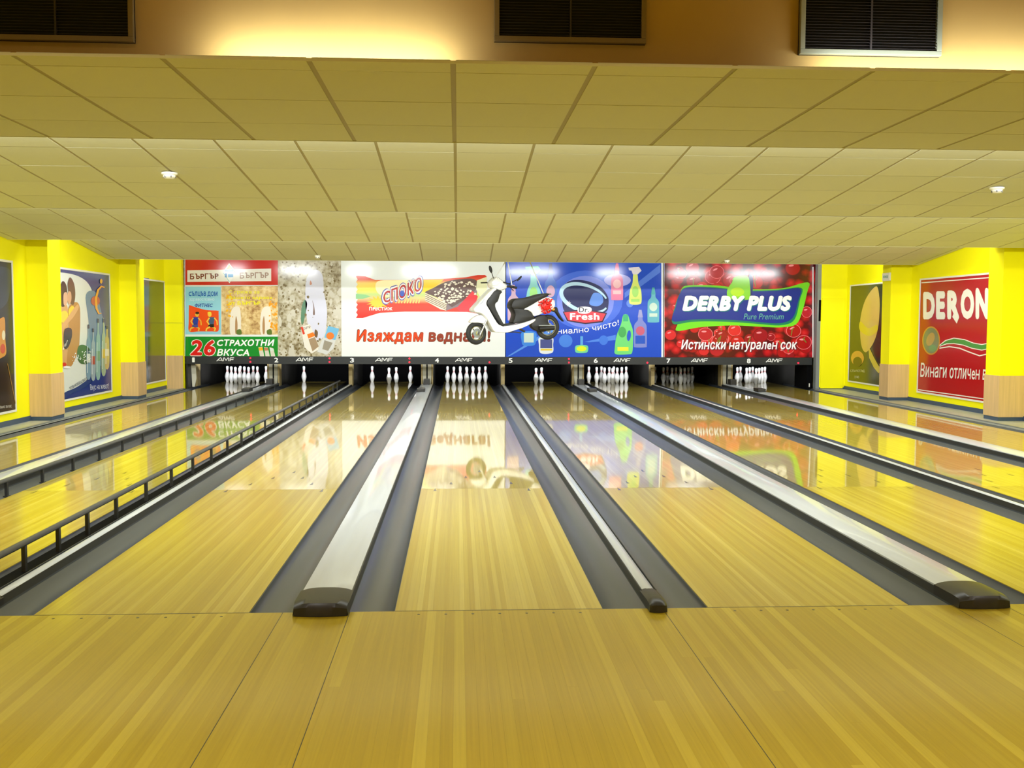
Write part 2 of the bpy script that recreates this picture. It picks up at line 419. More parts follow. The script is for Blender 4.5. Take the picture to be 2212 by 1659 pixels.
# end walls beside the lanes
wb = tag(box('wall_back', XW0, -6.02, 16.46, 16.6, .0, CZ, M['yellow']), 'yellow end wall strip left of lane 1 with beech wainscot', 'wall', kind='structure')
box('wainscot', XW0+.03, -6.02, 16.44, 16.46, .012, .715, M['wains'], wb)
box('seam', XW0, -6.02, 16.458, 16.461, 1.40, 1.406, M['trim'], wb)
wb2 = tag(box('wall_back', 7.70, XW1, 16.44, 16.6, .0, CZ, M['yellow']), 'yellow end wall strip right of lane 8 around the door', 'wall', kind='structure')
box('skirting', 7.70, XW1, 16.425, 16.44, .012, .05, M['skirt'], wb2)
dr = tag(box('door_1', 7.72, 8.22, 16.415, 16.44, .03, 2.01, M['yellow'], bevel=.003), 'flush yellow service door at the end of the right wall', 'door', kind='structure')
box('post', 7.62, 7.70, 16.44, 16.6, 0, 3.2, M['grey'], wb2)
box('opening', 7.655, 7.70, 16.43, 16.44, 1.5, 1.96, M['void'], wb2)
# rear of the room behind the camera
tag(box('wall_rear', XW0, XW1, YB-.15, YB, -.1, CZ, M['concrete']), 'plain ochre wall at the rear of the concourse', 'wall', kind='structure')
tag(box('ceiling', XW0, XW1, YB, -.5, CZ, CZ+.12, M['concrete']), 'plain high ceiling over the concourse', 'ceiling', kind='structure')

# --- stepped ceiling
def tsection(idx, ya, za, yb, zb, seam, label):
    """sloping run of 0.6 m tiles from the riser (ya) to the lip (yb); seam: Y of one cross joint"""
    t = empty('ceiling', (0, 0, 0), kind='structure', label=label, cat='ceiling')
    L = math.hypot(yb-ya, zb-za); dy, dz = (yb-ya)/L, (zb-za)/L
    ang = math.atan2(dz, dy)
    # backing above the tiles
    mb = MB(); o_ = .05; ys_ = ya+.32 if idx == 1 else ya
    mb.add([(XW0, ys_, za+o_), (XW1, ys_, za+o_), (XW1, yb-.03, zb+o_), (XW0, yb-.03, zb+o_), (XW0, ys_, za+o_+.05), (XW1, ys_, za+o_+.05), (XW1, yb-.03, zb+o_+.05), (XW0, yb-.03, zb+o_+.05)], BF).build('backing', M['slab'], t)
    pitch = .6
    cols = []
    k0 = math.floor((XW0+.235)/pitch)
    for k in range(k0, k0+27):
        a = max(-.235+k*pitch, XW0); b = min(-.235+(k+1)*pitch, XW1)
        if b-a > .05: cols.append((a, b))
    s0 = (seam-ya)/dy; k = math.ceil(s0/pitch); s = s0-k*pitch; rows = []
    while s < L-.01:
        a, b = max(s, 0), min(s+pitch, L-.012)
        if b-a > .02: rows.append((a, b))
        s += pitch
    cache = {}
    for a, b in cols:
        for c, d in rows:
            key = (round(b-a, 3), round(d-c, 3))
            jit = random.uniform(-.0004, .0004)
            if key not in cache:
                W2, D2 = b-a-.024, d-c-.008
                o = MB().box(0, W2, 0, D2, 0, .016).build('ceiling_tile', M['tile'], t); cache[key] = o
            else: o = shared(cache[key], 'ceiling_tile', t)
            o.location = (a+.012, ya+dy*(c+.0025), za+dz*(c+.0025)+jit); o.rotation_euler = (ang, 0, 0)
    g0 = None
    for a, b in cols[1:]:
        if g0 is None:
            g0 = MB().box(-.012, .012, 0, L-.012, .004, .012).build('grid_runner', M['tee'], t); o = g0
        else: o = shared(g0, 'grid_runner', t)
        o.location = (a, ya, za); o.rotation_euler = (ang, 0, 0)
    return t
sec1 = tsection(1, -.775, 2.56, LIP[0][0], LIP[0][1], -.017, 'nearest flat run of cream ceiling tiles, dimmest')
z2a = 2.817+.087*(2.629-1.11); z3a = 2.774+.103*(7.082-5.31); z4a = 2.733+.118*(11.385-9.10)
sec2 = tsection(2, LIP[0][0]+.03, z2a, LIP[1][0], LIP[1][1], 3.487, 'second sloping run of ceiling tiles, bright along its near edge')
sec3 = tsection(3, LIP[1][0]+.03, z3a, LIP[2][0], LIP[2][1], 8.02, 'third sloping run of cream ceiling tiles')
sec4 = tsection(4, LIP[2][0]+.03, z4a, LIP[3][0], LIP[3][1], 12.55, 'farthest sloping run of ceiling tiles before the advertising panels')
for sc, (ly, lz), zt in zip((sec1, sec2, sec3, sec4), LIP, (z2a, z3a, z4a, 3.05)):
    box('riser', XW0, XW1, ly-.012, ly+.0, lz-.001, zt+.1, M['tile'], sc)
box('fascia', XW0, XW1, -.785, -.775, 2.559, 2.570, M['tile'], sec1)
t5 = tag(box('ceiling', XW0, XW1, LIP[3][0], 20.4, 3.05, 3.15, M['tile']), 'hidden flat ceiling above the advertising panels', 'ceiling', kind='structure')

# --- bulkhead with grilles above the first ceiling run
YBK = -.56
bk = tag(box('wall_front', XW0, XW1, YBK, YBK+.1, 2.58, CZ+.1, M['bulk']), 'ochre bulkhead wall high over the approach', 'wall', kind='structure')
for xa, xb, pw in ((-1.25, -.25, 5.), (1.4, 2.75, 5.5)):
    area('bulkhead_tube', ((xa+xb)/2, -.70, 2.594), (0, 1, .3), xb-xa, .025, pw, TUBE)
def grille(u0, v0, u1, v1, fm, label):
    a = un(u0, v1, 1, YBK-.03); b = un(u1, v0, 1, YBK-.03)
    x0, x1, z0 = a.x, b.x, a.z; z1 = z0+.42
    t = empty('ventilation_grille', (x0, YBK, z0), label=label, cat='ventilation grille', group='ventilation grilles')
    W_, Hh = x1-x0, z1-z0; fr = .022
    box('backing', .0, W_, -.012, -.001, 0, Hh, M['dark'], t)
    for q in ((0, W_, 0, fr), (0, W_, Hh-fr, Hh), (0, fr, fr, Hh-fr), (W_-fr, W_, fr, Hh-fr)):
        box('frame', q[0], q[1], -.035, -.001, q[2], q[3], fm, t, bevel=.003)
    mb = MB(); z = fr+.006
    while z < Hh-fr-.006:
        mb.add([(fr, -.03, z), (W_-fr, -.03, z), (W_-fr, -.014, z+.006), (fr, -.014, z+.006), (fr, -.03, z+.0016), (W_-fr, -.03, z+.0016), (W_-fr, -.014, z+.0076), (fr, -.014, z+.0076)], BF); z += .0125
    mb.build('slats', M['slat'], t, kind='stuff')
    box('mullion', W_/2-.004, W_/2+.004, -.031, -.013, fr, Hh-fr, M['slat'], t)
grille(-50, 0, 287, 84, M['gframe'], 'dark slatted grille at the top left of the bulkhead')
grille(1068, 0, 1397, 88, M['gframe'], 'dark slatted grille in the middle of the bulkhead')
grille(1728, 0, 2037, 116, M['gframe_lit'], 'dark slatted grille with a frame painted paler as lit at the right of the bulkhead')

# ================================================================== PIN END
# pit behind the mask
pit = tag(box('wall_pit', XW0, XW1, 20.2, 20.4, -.16, 3.05, M['void']), 'black rear wall of the pin pit', 'wall', kind='structure')
proof = tag(box('ceiling_pit', -6.0, 7.62, 17.2, 20.19, .625, .66, M['void']), 'black roof over the pin pit', 'ceiling', kind='structure')
pfl = tag(box('floor_pit', -6.0, 7.62, 19.16, 20.19, -.16, -.11, M['void']), 'black floor of the pin pit', 'floor', kind='structure')
# kickback partitions
def kickback(x0, x1, kind, label, yf=17.55):
    t = empty('kickback', ((x0+x1)/2, yf, 0), label=label, cat='partition', group='pin deck partitions')
    h = (x1-x0)/2
    top = .62
    if kind == 'narrow':
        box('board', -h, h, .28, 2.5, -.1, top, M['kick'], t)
        MB().box(-h, h, 0, .28, -.1, top).build('painted_lit_front', M['tan'], t, bevel=.006)  # pin lamp falloff painted in: tan at the front, dark board behind
    else:
        th = .035
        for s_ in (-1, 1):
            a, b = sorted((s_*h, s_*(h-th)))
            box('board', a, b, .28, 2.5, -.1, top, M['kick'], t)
            MB().box(a, b, 0, .28, -.1, top).build('painted_lit_front', M['tan'], t, bevel=.006)
        wpl = (2*h-2*th-.03)/2
        for s_ in (-1, 1):
            # plates tapering to the foot, with a toothed gap between
            xa = s_*.012; xb = s_*(.012+wpl)
            pts = [(xa, .56), (xb, .56), (xb, .25), (xb*.86, .03), (xa, .03)]
            v = [(x, .0, z) for x, z in pts]+[(x, .03, z) for x, z in pts]
            nn = len(pts)
            MB().add(v, [tuple(range(nn)), tuple(range(2*nn-1, nn-1, -1))]+[(i, (i+1) % nn, nn+(i+1) % nn, nn+i) for i in range(nn)]).build('plate', M['cream'], t)
        mb = MB()
        for i in range(16): mb.box(-.016, .016, -.006, .002, .06+.031*i, .078+.031*i)
        mb.box(-.008, .008, -.004, .03, .03, .57).build('toothed_strip', M['void'], t)
        box('rear_panel', -h, h, .6, .63, 0, top, M['void'], t)
for a in (2, 4, 6):
    xc = (LC[a]+LC[a+1])/2
    kickback(xc-.0415, xc+.0415, 'narrow', 'narrow partition with painted-lit tan front between the pin decks of lanes %s and %s' % (NUM[a], NUM[a+1]))
for a in (1, 3, 5, 7):
    xc = (LC[a]+LC[a+1])/2
    kickback(xc-.133, xc+.133, 'wide', 'double partition with cream plates between the pin decks of lanes %s and %s' % (NUM[a], NUM[a+1]))
for x0, x1, s_, nm in ((-6.05, -6.004, 1, 'left of lane one'), (7.624, 7.68, -1, 'right of lane eight')):
    kickback(x0, x1, 'narrow', 'end partition with painted-lit tan front %s' % nm)
# side closing pieces
t = empty('end_column', (-5.97, 17.0, 0), label='narrow column with cream plate left of the lane 1 pins', cat='column')
box('dark_edge', -.05, -.02, -.3, .3, 0, .55, M['kick'], t)
MB().add([(-.02, -.02, .5), (.08, -.02, .5), (.09, -.02, .2), (.05, -.02, .02), (-.0, -.02, .02), (-.02, 0, .5), (.08, 0, .5), (.09, 0, .2), (.05, 0, .02), (-.0, 0, .02)], [(0, 1, 2, 3, 4), (9, 8, 7, 6, 5)]+[(i, (i+1) % 5, 5+(i+1) % 5, 5+i) for i in range(5)]).build('plate', M['cream'], t)
t = empty('end_column', (7.55, 16.72, 0), label='black end panel right of the lane 8 pins', cat='column')
box('panel', -.03, .09, 0, .8, 0, .60, M['void'], t); box('foot_bracket', .02, .04, -.012, 0, .04, .12, M['whitep'], t)

# mask band with numbers, maker lettering and indicator lamps
def text_verts(s, shear=0, bold=0, space=1.0):
    v, f, x = [], [], 0
    for c in s:
        gv, gf, ad = glyph(c); n0 = len(v)
        v += [(x+px_+shear*py_, py_, 0) for px_, py_ in gv]; f += [tuple(j+n0 for j in q_) for q_ in gf]; x += ad*space+(bold*1.2 if c != ' ' else 0)
    if bold:        # heavier weight: strokes widened by overlaid shifted outlines
        v0, f0 = v, f; v, f = [], []
        for i in range(8):
            a = math.pi*i/4; n0 = len(v)
            v += [(p[0]+bold*math.cos(a), p[1]+bold*math.sin(a), i*.07) for p in v0]; f += [tuple(j+n0 for j in q_) for q_ in f0]
    # glyphs of some fonts overlap themselves: keep the pieces a hair apart in depth
    v2, f2 = [], []
    for i, q_ in enumerate(f):
        n0 = len(v2); d = (i*5 % 7)*.009
        v2 += [(v[j][0], v[j][1], v[j][2]+d) for j in q_]; f2.append(tuple(range(n0, n0+len(q_))))
    v, f = v2, f2
    xs = [p[0] for p in v]; ys = [p[1] for p in v]; x0, x1, y0, y1 = min(xs), max(xs), min(ys), max(ys)
    return [((p[0]-x0)/(x1-x0), (p[1]-y0)/(y1-y0), p[2]) for p in v], f
class Sheet:
    """flat print on a panel; points are measured on a crop of the photograph and laid out on the panel's plane"""
    def __init__(s, parent, axis, val, into, base, scale):
        s.p, s.ax, s.val, s.into, s.b, s.s = parent, axis, val, into, base, scale
    def pt(s, x, y, layer=1):
        return un(s.b[0]+x/s.s, s.b[1]+y/s.s, s.ax, s.val+s.into*.0018*layer)
    def poly(s, name, pts, m, layer=1, **k):
        return link(name, mesh([s.pt(x, y, layer) for x, y in pts], [tuple(range(len(pts)))]), m, s.p, **k)
    def rect(s, name, x0, y0, x1, y1, m, layer=1): return s.poly(name, [(x0, y0), (x1, y0), (x1, y1), (x0, y1)], m, layer)
    def ell(s, name, cx, cy, rx, ry, m, layer=1, rot=0, n=28, a0=0, a1=360):
        r = math.radians(rot); pts = []
        for i in range(n):
            t = math.radians(a0+(a1-a0)*i/(n if a1-a0 == 360 else n-1)); x, y = rx*math.cos(t), ry*math.sin(t)
            pts.append((cx+x*math.cos(r)-y*math.sin(r), cy+x*math.sin(r)+y*math.cos(r)))
        return s.poly(name, pts, m, layer)
    def curve(s, name, pts, m, layer=1, closed=True):
        out = []; n = len(pts)
        for i in range(n):
            p0, p1, p2, p3 = pts[i-1], pts[i], pts[(i+1) % n], pts[(i+2) % n]
            for k in range(5):
                t = k/5
                out.append(tuple(.5*(2*p1[j]+(p2[j]-p0[j])*t+(2*p0[j]-5*p1[j]+4*p2[j]-p3[j])*t*t+(3*p1[j]-p0[j]-3*p2[j]+p3[j])*t**3) for j in (0, 1)))
        return s.poly(name, out, m, layer)
    def line(s, name, pts, w, m, layer=1):
        L = []; R = []
        for i, (x, y) in enumerate(pts):
            a = pts[max(i-1, 0)]; b = pts[min(i+1, len(pts)-1)]
            dx, dy = b[0]-a[0], b[1]-a[1]; q = math.hypot(dx, dy) or 1
            ww = w if not isinstance(w, (list, tuple)) else w[i]
            L.append((x-dy/q*ww/2, y+dx/q*ww/2)); R.append((x+dy/q*ww/2, y-dx/q*ww/2))
        n = len(pts); v = [s.pt(x, y, layer) for x, y in L+R]
        return link(name, mesh(v, [(i, i+1, n+i+1, n+i) for i in range(n-1)]), m, s.p)
    def text(s, name, body, x0, y0, x1, y1, m, layer=2, shear=0, bold=.0, rot=0, warp=None, space=1.0):
        v, f = text_verts(body, shear, bold, space); out = []; r = math.radians(rot); cx, cy = (x0+x1)/2, (y0+y1)/2
        for a, b, dl in v:
            x = x0+(x1-x0)*a; y = y1+(y0-y1)*b
            if warp: x, y = warp(x, y, a, b)
            X_, Y_ = x-cx, y-cy
            x, y = cx+X_*math.cos(r)-Y_*math.sin(r), cy+X_*math.sin(r)+Y_*math.cos(r)
            out.append(s.pt(x, y, layer+dl))
        return link(name, mesh(out, f), m, s.p)
    def blobs(s, name, boxr, n, size, m, layer=1, seed=1, asp=1.0, inside=None):
        """speckles of one colour, printed as one layer"""
        rnd = random.Random(seed); v = []; f = []
        for _ in range(n):
            cx, cy = rnd.uniform(boxr[0], boxr[2]), rnd.uniform(boxr[1], boxr[3])
            if inside and not inside(cx, cy): continue
            r = rnd.uniform(*size); dl = _*.5/n; k = rnd.randint(5, 8); a0 = rnd.random()*6; b = len(v)
            for i in range(k):
                q = r*rnd.uniform(.6, 1.2); t = a0+6.283*i/k
                v.append(s.pt(min(max(cx+q*math.cos(t), boxr[0]), boxr[2]), min(max(cy+q*asp*math.sin(t), boxr[1]), boxr[3]), layer+dl))
            f.append(tuple(range(b, b+k)))
        return link(name, mesh(v, f), m, s.p, kind='stuff')

BZ0, BZ1 = .530, .692
bd = empty('mask_band', (0, YM, 0), label='long black mask band over the pins with white lane numbers and red lamps', cat='mask unit')
box('band', -6.03, 7.62, -.03, .06, BZ0, BZ1, M['band'], bd, bevel=.004)
box('lower_return', -6.0, 7.6, .06, .5, BZ0, BZ0+.02, M['void'], bd)
wm = pm(236, 236, 236, rough=.4)
def band_text(name, body, xc, w_, z0, z1, space=1.0, bold=.02):
    v, f = text_verts(body, 0, bold, space)
    o = link(name, mesh([(xc-w_/2+a*w_, -.0315-d_*.002, z0+(z1-z0)*b) for a, b, d_ in v], f), wm, bd)
ledm = None
LEDS = {1: 2, 2: 2, 3: 2, 4: 1, 5: 2, 6: 1, 7: 0, 8: 1}
NX = {1: 418, 2: 597, 3: 760.5, 4: 944, 5: 1103, 6: 1287, 7: 1444, 8: 1617.5}
AX = {1: 487, 2: 658, 3: 829.5, 4: 1002, 5: 1175, 6: 1344, 7: 1511, 8: 1672.5}
RX = {1: 541, 2: 712, 3: 884.5, 4: 1057.5, 5: 1229, 6: 1398.5, 8: 1724.5}
for l in range(1, 9):
    band_text('lane_number', str(l), un(NX[l], 783, 1, YM-.03).x, .085 if l > 1 else .055, .565, .668, bold=.03)
    # wide three letter maker's mark drawn as strokes
    xc = un(AX[l], 780, 1, YM-.03).x; wd = .37; z0, z1 = .590, .662
    mb = MB()
    def stroke(pts, th=.014):
        for (xa, za), (xb, zb) in zip(pts, pts[1:]):
            dx, dz = xb-xa, zb-za; q = math.hypot(dx, dz); nx, nz = -dz/q*th/2, dx/q*th/2
            mb.add([(xa+nx, -.0315, za+nz), (xb+nx, -.0315, zb+nz), (xb-nx, -.0315, zb-nz), (xa-nx, -.0315, za-nz)], [(0, 1, 2, 3)])
    L0 = xc-wd/2; k = wd
    stroke([(L0, z0), (L0+.20*k, z1), (L0+.25*k, z1), (L0+.33*k, z0)], .016); stroke([(L0+.10*k, z0+.02), (L0+.30*k, z0+.02)])
    stroke([(L0+.38*k, z0), (L0+.40*k, z1), (L0+.45*k, z1), (L0+.54*k, z0+.012), (L0+.64*k, z1), (L0+.68*k, z1), (L0+.70*k, z0)], .016)
    stroke([(L0+.77*k, z0), (L0+.77*k, z1), (L0+1.0*k, z1)], .016); stroke([(L0+.77*k, z0+.034), (L0+.96*k, z0+.034)])
    mb.build('maker_lettering', wm, bd)
    if LEDS[l]:
        xl = un(RX[l], 783, 1, YM-.03).x
        for z in ((.655, .575) if LEDS[l] == 2 else (.575,)):
            if ledm is None:
                ledm = MB().lathe([(.017, 0), (.017, .006), (.010, .011)], 14).build('indicator_light', M['led'], bd); ledm.rotation_euler = (math.pi/2, 0, 0); ledm.location = (xl, -.03, z)
            else:
                o = shared(ledm, 'indicator_light', bd, (xl, -.03, z)); o.rotation_euler = (math.pi/2, 0, 0)

# pin deck lamps inside the mask (lane 7 is out)
for l in range(1, 9):
    if l != 7:
        area('pin_lamp', (LC[l], YM+.3, .60), (0, 1, -.32), .7, .06, 30, (.95, .98, 1), 110)
PINP = [(.0286, 0), (.0318, .006), (.0360, .019), (.0452, .05715), (.0536, .08573), (.0606, .1143), (.0586, .149), (.0496, .184), (.0390, .2159), (.0290, .238), (.0234, .2545), (.0249, .280), (.0284, .307), (.0324, .3429), (.0300, .362), (.0230, .375), (.0120, .380), (.001, .381)]
def interp(z):
    for (r0, z0), (r1, z1) in zip(PINP, PINP[1:]):
        if z0 <= z <= z1: return r0+(r1-r0)*(z-z0)/(z1-z0)
s_, r_ = .3048, .264
PP = {1: (0, 0), 2: (-s_/2, r_), 3: (s_/2, r_), 4: (-s_, 2*r_), 5: (0, 2*r_), 6: (s_, 2*r_), 7: (-1.5*s_, 3*r_), 8: (-s_/2, 3*r_), 9: (s_/2, 3*r_), 10: (1.5*s_, 3*r_)}
ROW = {1: 'front', 2: 'second row left', 3: 'second row right', 4: 'third row left', 5: 'third row middle', 6: 'third row right', 7: 'back row far left', 8: 'back row inner left', 9: 'back row inner right', 10: 'back row far right'}
SETS = {1: range(1, 11), 2: [7], 3: [1, 3, 7, 10], 4: range(1, 11), 5: [1, 3], 6: range(1, 11), 7: range(1, 11), 8: range(1, 11)}
pb = ps = None
for l in range(1, 9):
    for k in SETS[l]:
        x, y = PP[k]
        st = 'full rack' if len(SETS[l]) == 10 else ('only pin standing' if l == 2 else 'remaining pins')
        lab = 'white bowling pin, the only one standing on lane two' if l == 2 else 'white bowling pin, %s of the %s on %slane %s' % (ROW[k], st, 'unlit ' if l == 7 else '', NUM[l])
        t = empty('bowling_pin', (LC[l]+x, 18.29+y, .0), label=lab, cat='bowling pin', group='bowling pins')
        if pb is None:
            pb = MB().lathe(PINP, 24).build('body', M['pin'], t, smooth=True)
            mb = MB()
            v = []; 
            ps = MB().lathe([(interp(.247)+.0008, .247), (interp(.2545)+.0008, .2545), (interp(.256)+.0008, .256)], 24).build('neck_stripe', M['red'], t, smooth=True)
            ps2 = MB().lathe([(interp(.271)+.0008, .271), (interp(.280)+.0008, .280)], 24).build('neck_stripe', M['red'], t, smooth=True)
        else:
            shared(pb, 'body', t); shared(ps, 'neck_stripe', t); shared(ps2, 'neck_stripe', t)

#PART2
# ================================================================== ADVERTISING PANELS OVER THE MASK
PT = 2.98           # top of the panels
def nuts(name, base, dark, light, scale):
    """printed photograph of nut crumbs"""
    m = mat(name, lin(base), .16); nt = m.node_tree; b = nt.nodes['Principled BSDF']; N = nt.nodes.new
    g = N('ShaderNodeNewGeometry'); n1 = N('ShaderNodeTexNoise'); n1.inputs['Scale'].default_value = scale; n1.inputs['Detail'].default_value = 6
    n2 = N('ShaderNodeTexNoise'); n2.inputs['Scale'].default_value = scale*.22; n2.inputs['Detail'].default_value = 3
    ad = N('ShaderNodeMath'); ad.operation = 'MULTIPLY_ADD'; ad.inputs[1].default_value = .55
    sc = N('ShaderNodeMath'); sc.operation = 'MULTIPLY'; sc.inputs[1].default_value = .45
    for n_ in (n1, n2): nt.links.new(g.outputs['Position'], n_.inputs['Vector'])
    nt.links.new(n2.outputs['Fac'], sc.inputs[0]); nt.links.new(n1.outputs['Fac'], ad.inputs[0]); nt.links.new(sc.outputs[0], ad.inputs[2])
    r = N('ShaderNodeValToRGB'); cr = r.color_ramp; cr.elements.new(.5)
    for e, p, c in zip(cr.elements, (.36, .48, .62), (dark, base, light)): e.position = p; e.color = (*lin(c), 1)
    nt.links.new(ad.outputs[0], r.inputs[0]); nt.links.new(r.outputs[0], b.inputs['Base Color'])
    return m
def gradient(name, stops, axis, a, b_, base_rough=.16):
    """printed colour gradient along a world axis between coordinates a and b_"""
    m = mat(name, lin(stops[0][1]), base_rough); nt = m.node_tree; b = nt.nodes['Principled BSDF']; N = nt.nodes.new
    g = N('ShaderNodeNewGeometry'); sp = N('ShaderNodeSeparateXYZ'); mr = N('ShaderNodeMapRange'); mr.inputs['From Min'].default_value = a; mr.inputs['From Max'].default_value = b_
    r = N('ShaderNodeValToRGB'); cr = r.color_ramp
    while len(cr.elements) < len(stops): cr.elements.new(.5)
    for e, (p, c) in zip(cr.elements, stops): e.position = p; e.color = (*lin(c), 1)
    nt.links.new(g.outputs['Position'], sp.inputs[0]); nt.links.new(sp.outputs[axis], mr.inputs['Value']); nt.links.new(mr.outputs[0], r.inputs[0]); nt.links.new(r.outputs[0], b.inputs['Base Color'])
    return m
class TSheet(Sheet):
    """prints keep room coordinates; the panel's empty is moved out of the way by a constant offset"""
    def pt(s, x, y, layer=1):
        r = Sheet.pt(s, x, y, layer)
        if s.ax == 1: r.z = max(r.z, BZ1+.004)
        return r-s.p.location
def mkpanel(u0, u1, m, label, base):
    x0 = un(u0, 771, 1, YM-.02).x; x1 = un(u1, 771, 1, YM-.02).x
    t = empty('advertising_panel', ((x0+x1)/2, YM, BZ1), label=label, cat='advertising panel', group='advertising panels over the pins')
    h = (x1-x0)/2
    box('panel', -h, h, -.02, .03, .003, PT-BZ1, m, t)
    return t, TSheet(t, 1, YM-.02, -1, base, 5.185)

WHT = pm(226, 230, 232); INK = pm(30, 30, 32)
# ---- 1: snack brand with nut crumbs
grey_nuts = nuts('print_grey_crumbs', (176, 166, 142), (120, 106, 80), (208, 202, 190), 12)
gold_nuts = nuts('print_gold_crumbs', (206, 172, 116), (150, 108, 68), (230, 208, 160), 14)
t, s = mkpanel(400, 738, grey_nuts, 'left panel with red and green snack advert and nut crumb picture', (380, 540))
s.rect('print_border', 98, 100, 1142, 1222, WHT, 1)
s.rect('print_red_block', 106, 100, 1142, 392, pm(206, 32, 28), 2)
s.poly('print_white_strip', [(128, 228), (1068, 208), (1068, 348), (128, 358)], pm(238, 234, 232), 3)
s.text('lettering', 'БЪРГЪР', 158, 262, 478, 326, pm(120, 34, 20), 4, bold=.02, rot=-1)
s.text('lettering', 'БЪРГЪР', 716, 250, 1040, 318, pm(170, 140, 132), 4, bold=.02, rot=-1)
s.poly('print_diamond', [(596, 146), (676, 248), (600, 372), (522, 256)], pm(244, 244, 244), 4)
s.poly('print_yellow_mark', [(596, 172), (628, 214), (566, 214)], pm(240, 220, 40), 5)
s.rect('print_blue_mark', 550, 218, 640, 242, pm(50, 120, 210), 5)
s.rect('print_blue_mark', 548, 262, 572, 306, pm(60, 130, 214), 5); s.rect('print_blue_mark', 584, 270, 642, 304, pm(60, 150, 220), 5)
s.line('print_diamond_edge', [(592, 168), (668, 254)], 6, pm(40, 70, 60), 5); s.line('print_diamond_edge', [(530, 256), (600, 356)], 5, pm(90, 190, 200), 5)
s.rect('print_pale_blue_block', 106, 410, 506, 946, pm(140, 198, 216), 2)
s.text('lettering', 'СЪЛЦЪВ ДОМ', 144, 464, 466, 526, pm(28, 92, 176), 4, bold=.03)
s.text('lettering', 'здравословно', 150, 540, 430, 578, pm(200, 222, 232), 4)
s.text('lettering', 'ФИТНЕС', 212, 598, 414, 640, pm(24, 60, 150), 4, shear=.2, bold=.02)
s.curve('print_orange_block', [(146, 640), (150, 618), (220, 640), (340, 672), (470, 680), (478, 700), (480, 800), (476, 905), (400, 912), (260, 912), (150, 912), (144, 800)], pm(226, 74, 28), 3)
# two runners of the print
for cx, sk, top, bot, fl in ((218, (224, 172, 60), (40, 60, 150), (70, 74, 140), 1), (398, (236, 190, 70), (60, 84, 120), (24, 24, 30), -1)):
    s.ell('print_head', cx+fl*20, 722, 22, 26, pm(*sk), 4)
    s.ell('print_hair', cx+fl*22, 706, 22, 14, pm(60, 40, 24) if fl > 0 else pm(232, 200, 60), 5)
    s.poly('print_torso', [(cx-26, 752), (cx+38, 752), (cx+26, 832), (cx-30, 832)], pm(*top), 4)
    s.line('print_arm', [(cx-22, 760), (cx-50, 800), (cx-24, 836)], 15, pm(*sk), 5); s.line('print_arm', [(cx+32, 760), (cx+62, 796), (cx+66, 842)], 13, pm(*sk), 5)
    s.poly('print_shorts', [(cx-32, 830), (cx+28, 830), (cx+30, 868), (cx-36, 864)], pm(*bot), 4)
    s.line('print_leg', [(cx-16, 860), (cx-52, 880), (cx-60, 908)], 17, pm(*sk), 4); s.line('print_leg', [(cx+14, 862), (cx+44, 878), (cx+34, 908)], 17, pm(*sk), 4)
s.rect('print_crumb_picture', 510, 404, 1142, 948, gold_nuts, 2)
for sx in (660, 1000):
    f = 1 if sx < 800 else -1
    s.curve('print_white_root', [(sx-10, 640), (sx+50, 640), (sx+66, 720), (sx+70, 840), (sx+56, 930), (sx-44, 946), (sx-56, 820), (sx-44, 700)], pm(228, 218, 204), 3)
    s.curve('print_root_gap', [(sx+14*f, 740), (sx+30*f, 820), (sx+26*f, 930), (sx+6*f, 930), (sx+4*f, 820)], pm(170, 130, 90), 4)
    s.curve('print_green_leaf', [(sx+20, 900), (sx+66, 890), (sx+74, 944), (sx+26, 944)], pm(90, 110, 50), 5)
s.blobs('print_orange_crumbs', (1040, 540, 1138, 900), 40, (6, 18), pm(226, 150, 30), 3, 4)
s.blobs('print_orange_crumbs', (560, 470, 640, 760), 30, (6, 16), pm(230, 170, 40), 3, 5)
s.text('lettering', 'С грижа за', 590, 452, 936, 498, pm(236, 224, 60), 5, bold=.02)
s.text('lettering', 'Вашето здраве', 590, 516, 1080, 558, pm(240, 226, 30), 5, bold=.02)
s.text('lettering', 'от БЪРГЪР', 590, 574, 946, 616, pm(240, 226, 30), 5, bold=.02)
s.rect('print_green_block', 106, 970, 1142, 1222, pm(14, 134, 44), 3)
s.text('print_white_outline', '26', 152, 1000, 448, 1192, pm(240, 230, 226), 4, shear=.12, bold=.075)
s.text('lettering', '26', 160, 1008, 440, 1184, pm(214, 30, 30), 5, shear=.12, bold=.035)
s.text('lettering', 'СТРАХОТНИ', 460, 1000, 1104, 1076, pm(244, 246, 244), 4, shear=.2, bold=.03)
s.text('lettering', 'ВКУСА', 460, 1108, 822, 1186, pm(244, 246, 244), 4, shear=.2, bold=.03)
for k, c in enumerate(((236, 170, 40), (190, 120, 90), (210, 222, 214))):
    x = 924+k*62
    s.poly('print_snack_bag', [(x, 1088), (x+44, 1082+k*10), (x+66, 1196), (x+18, 1204)], pm(208, 204, 190), 4)
    s.poly('print_bag_label', [(x+2, 1094), (x+46, 1088+k*10), (x+52, 1124), (x+8, 1128)], pm(*c), 5)
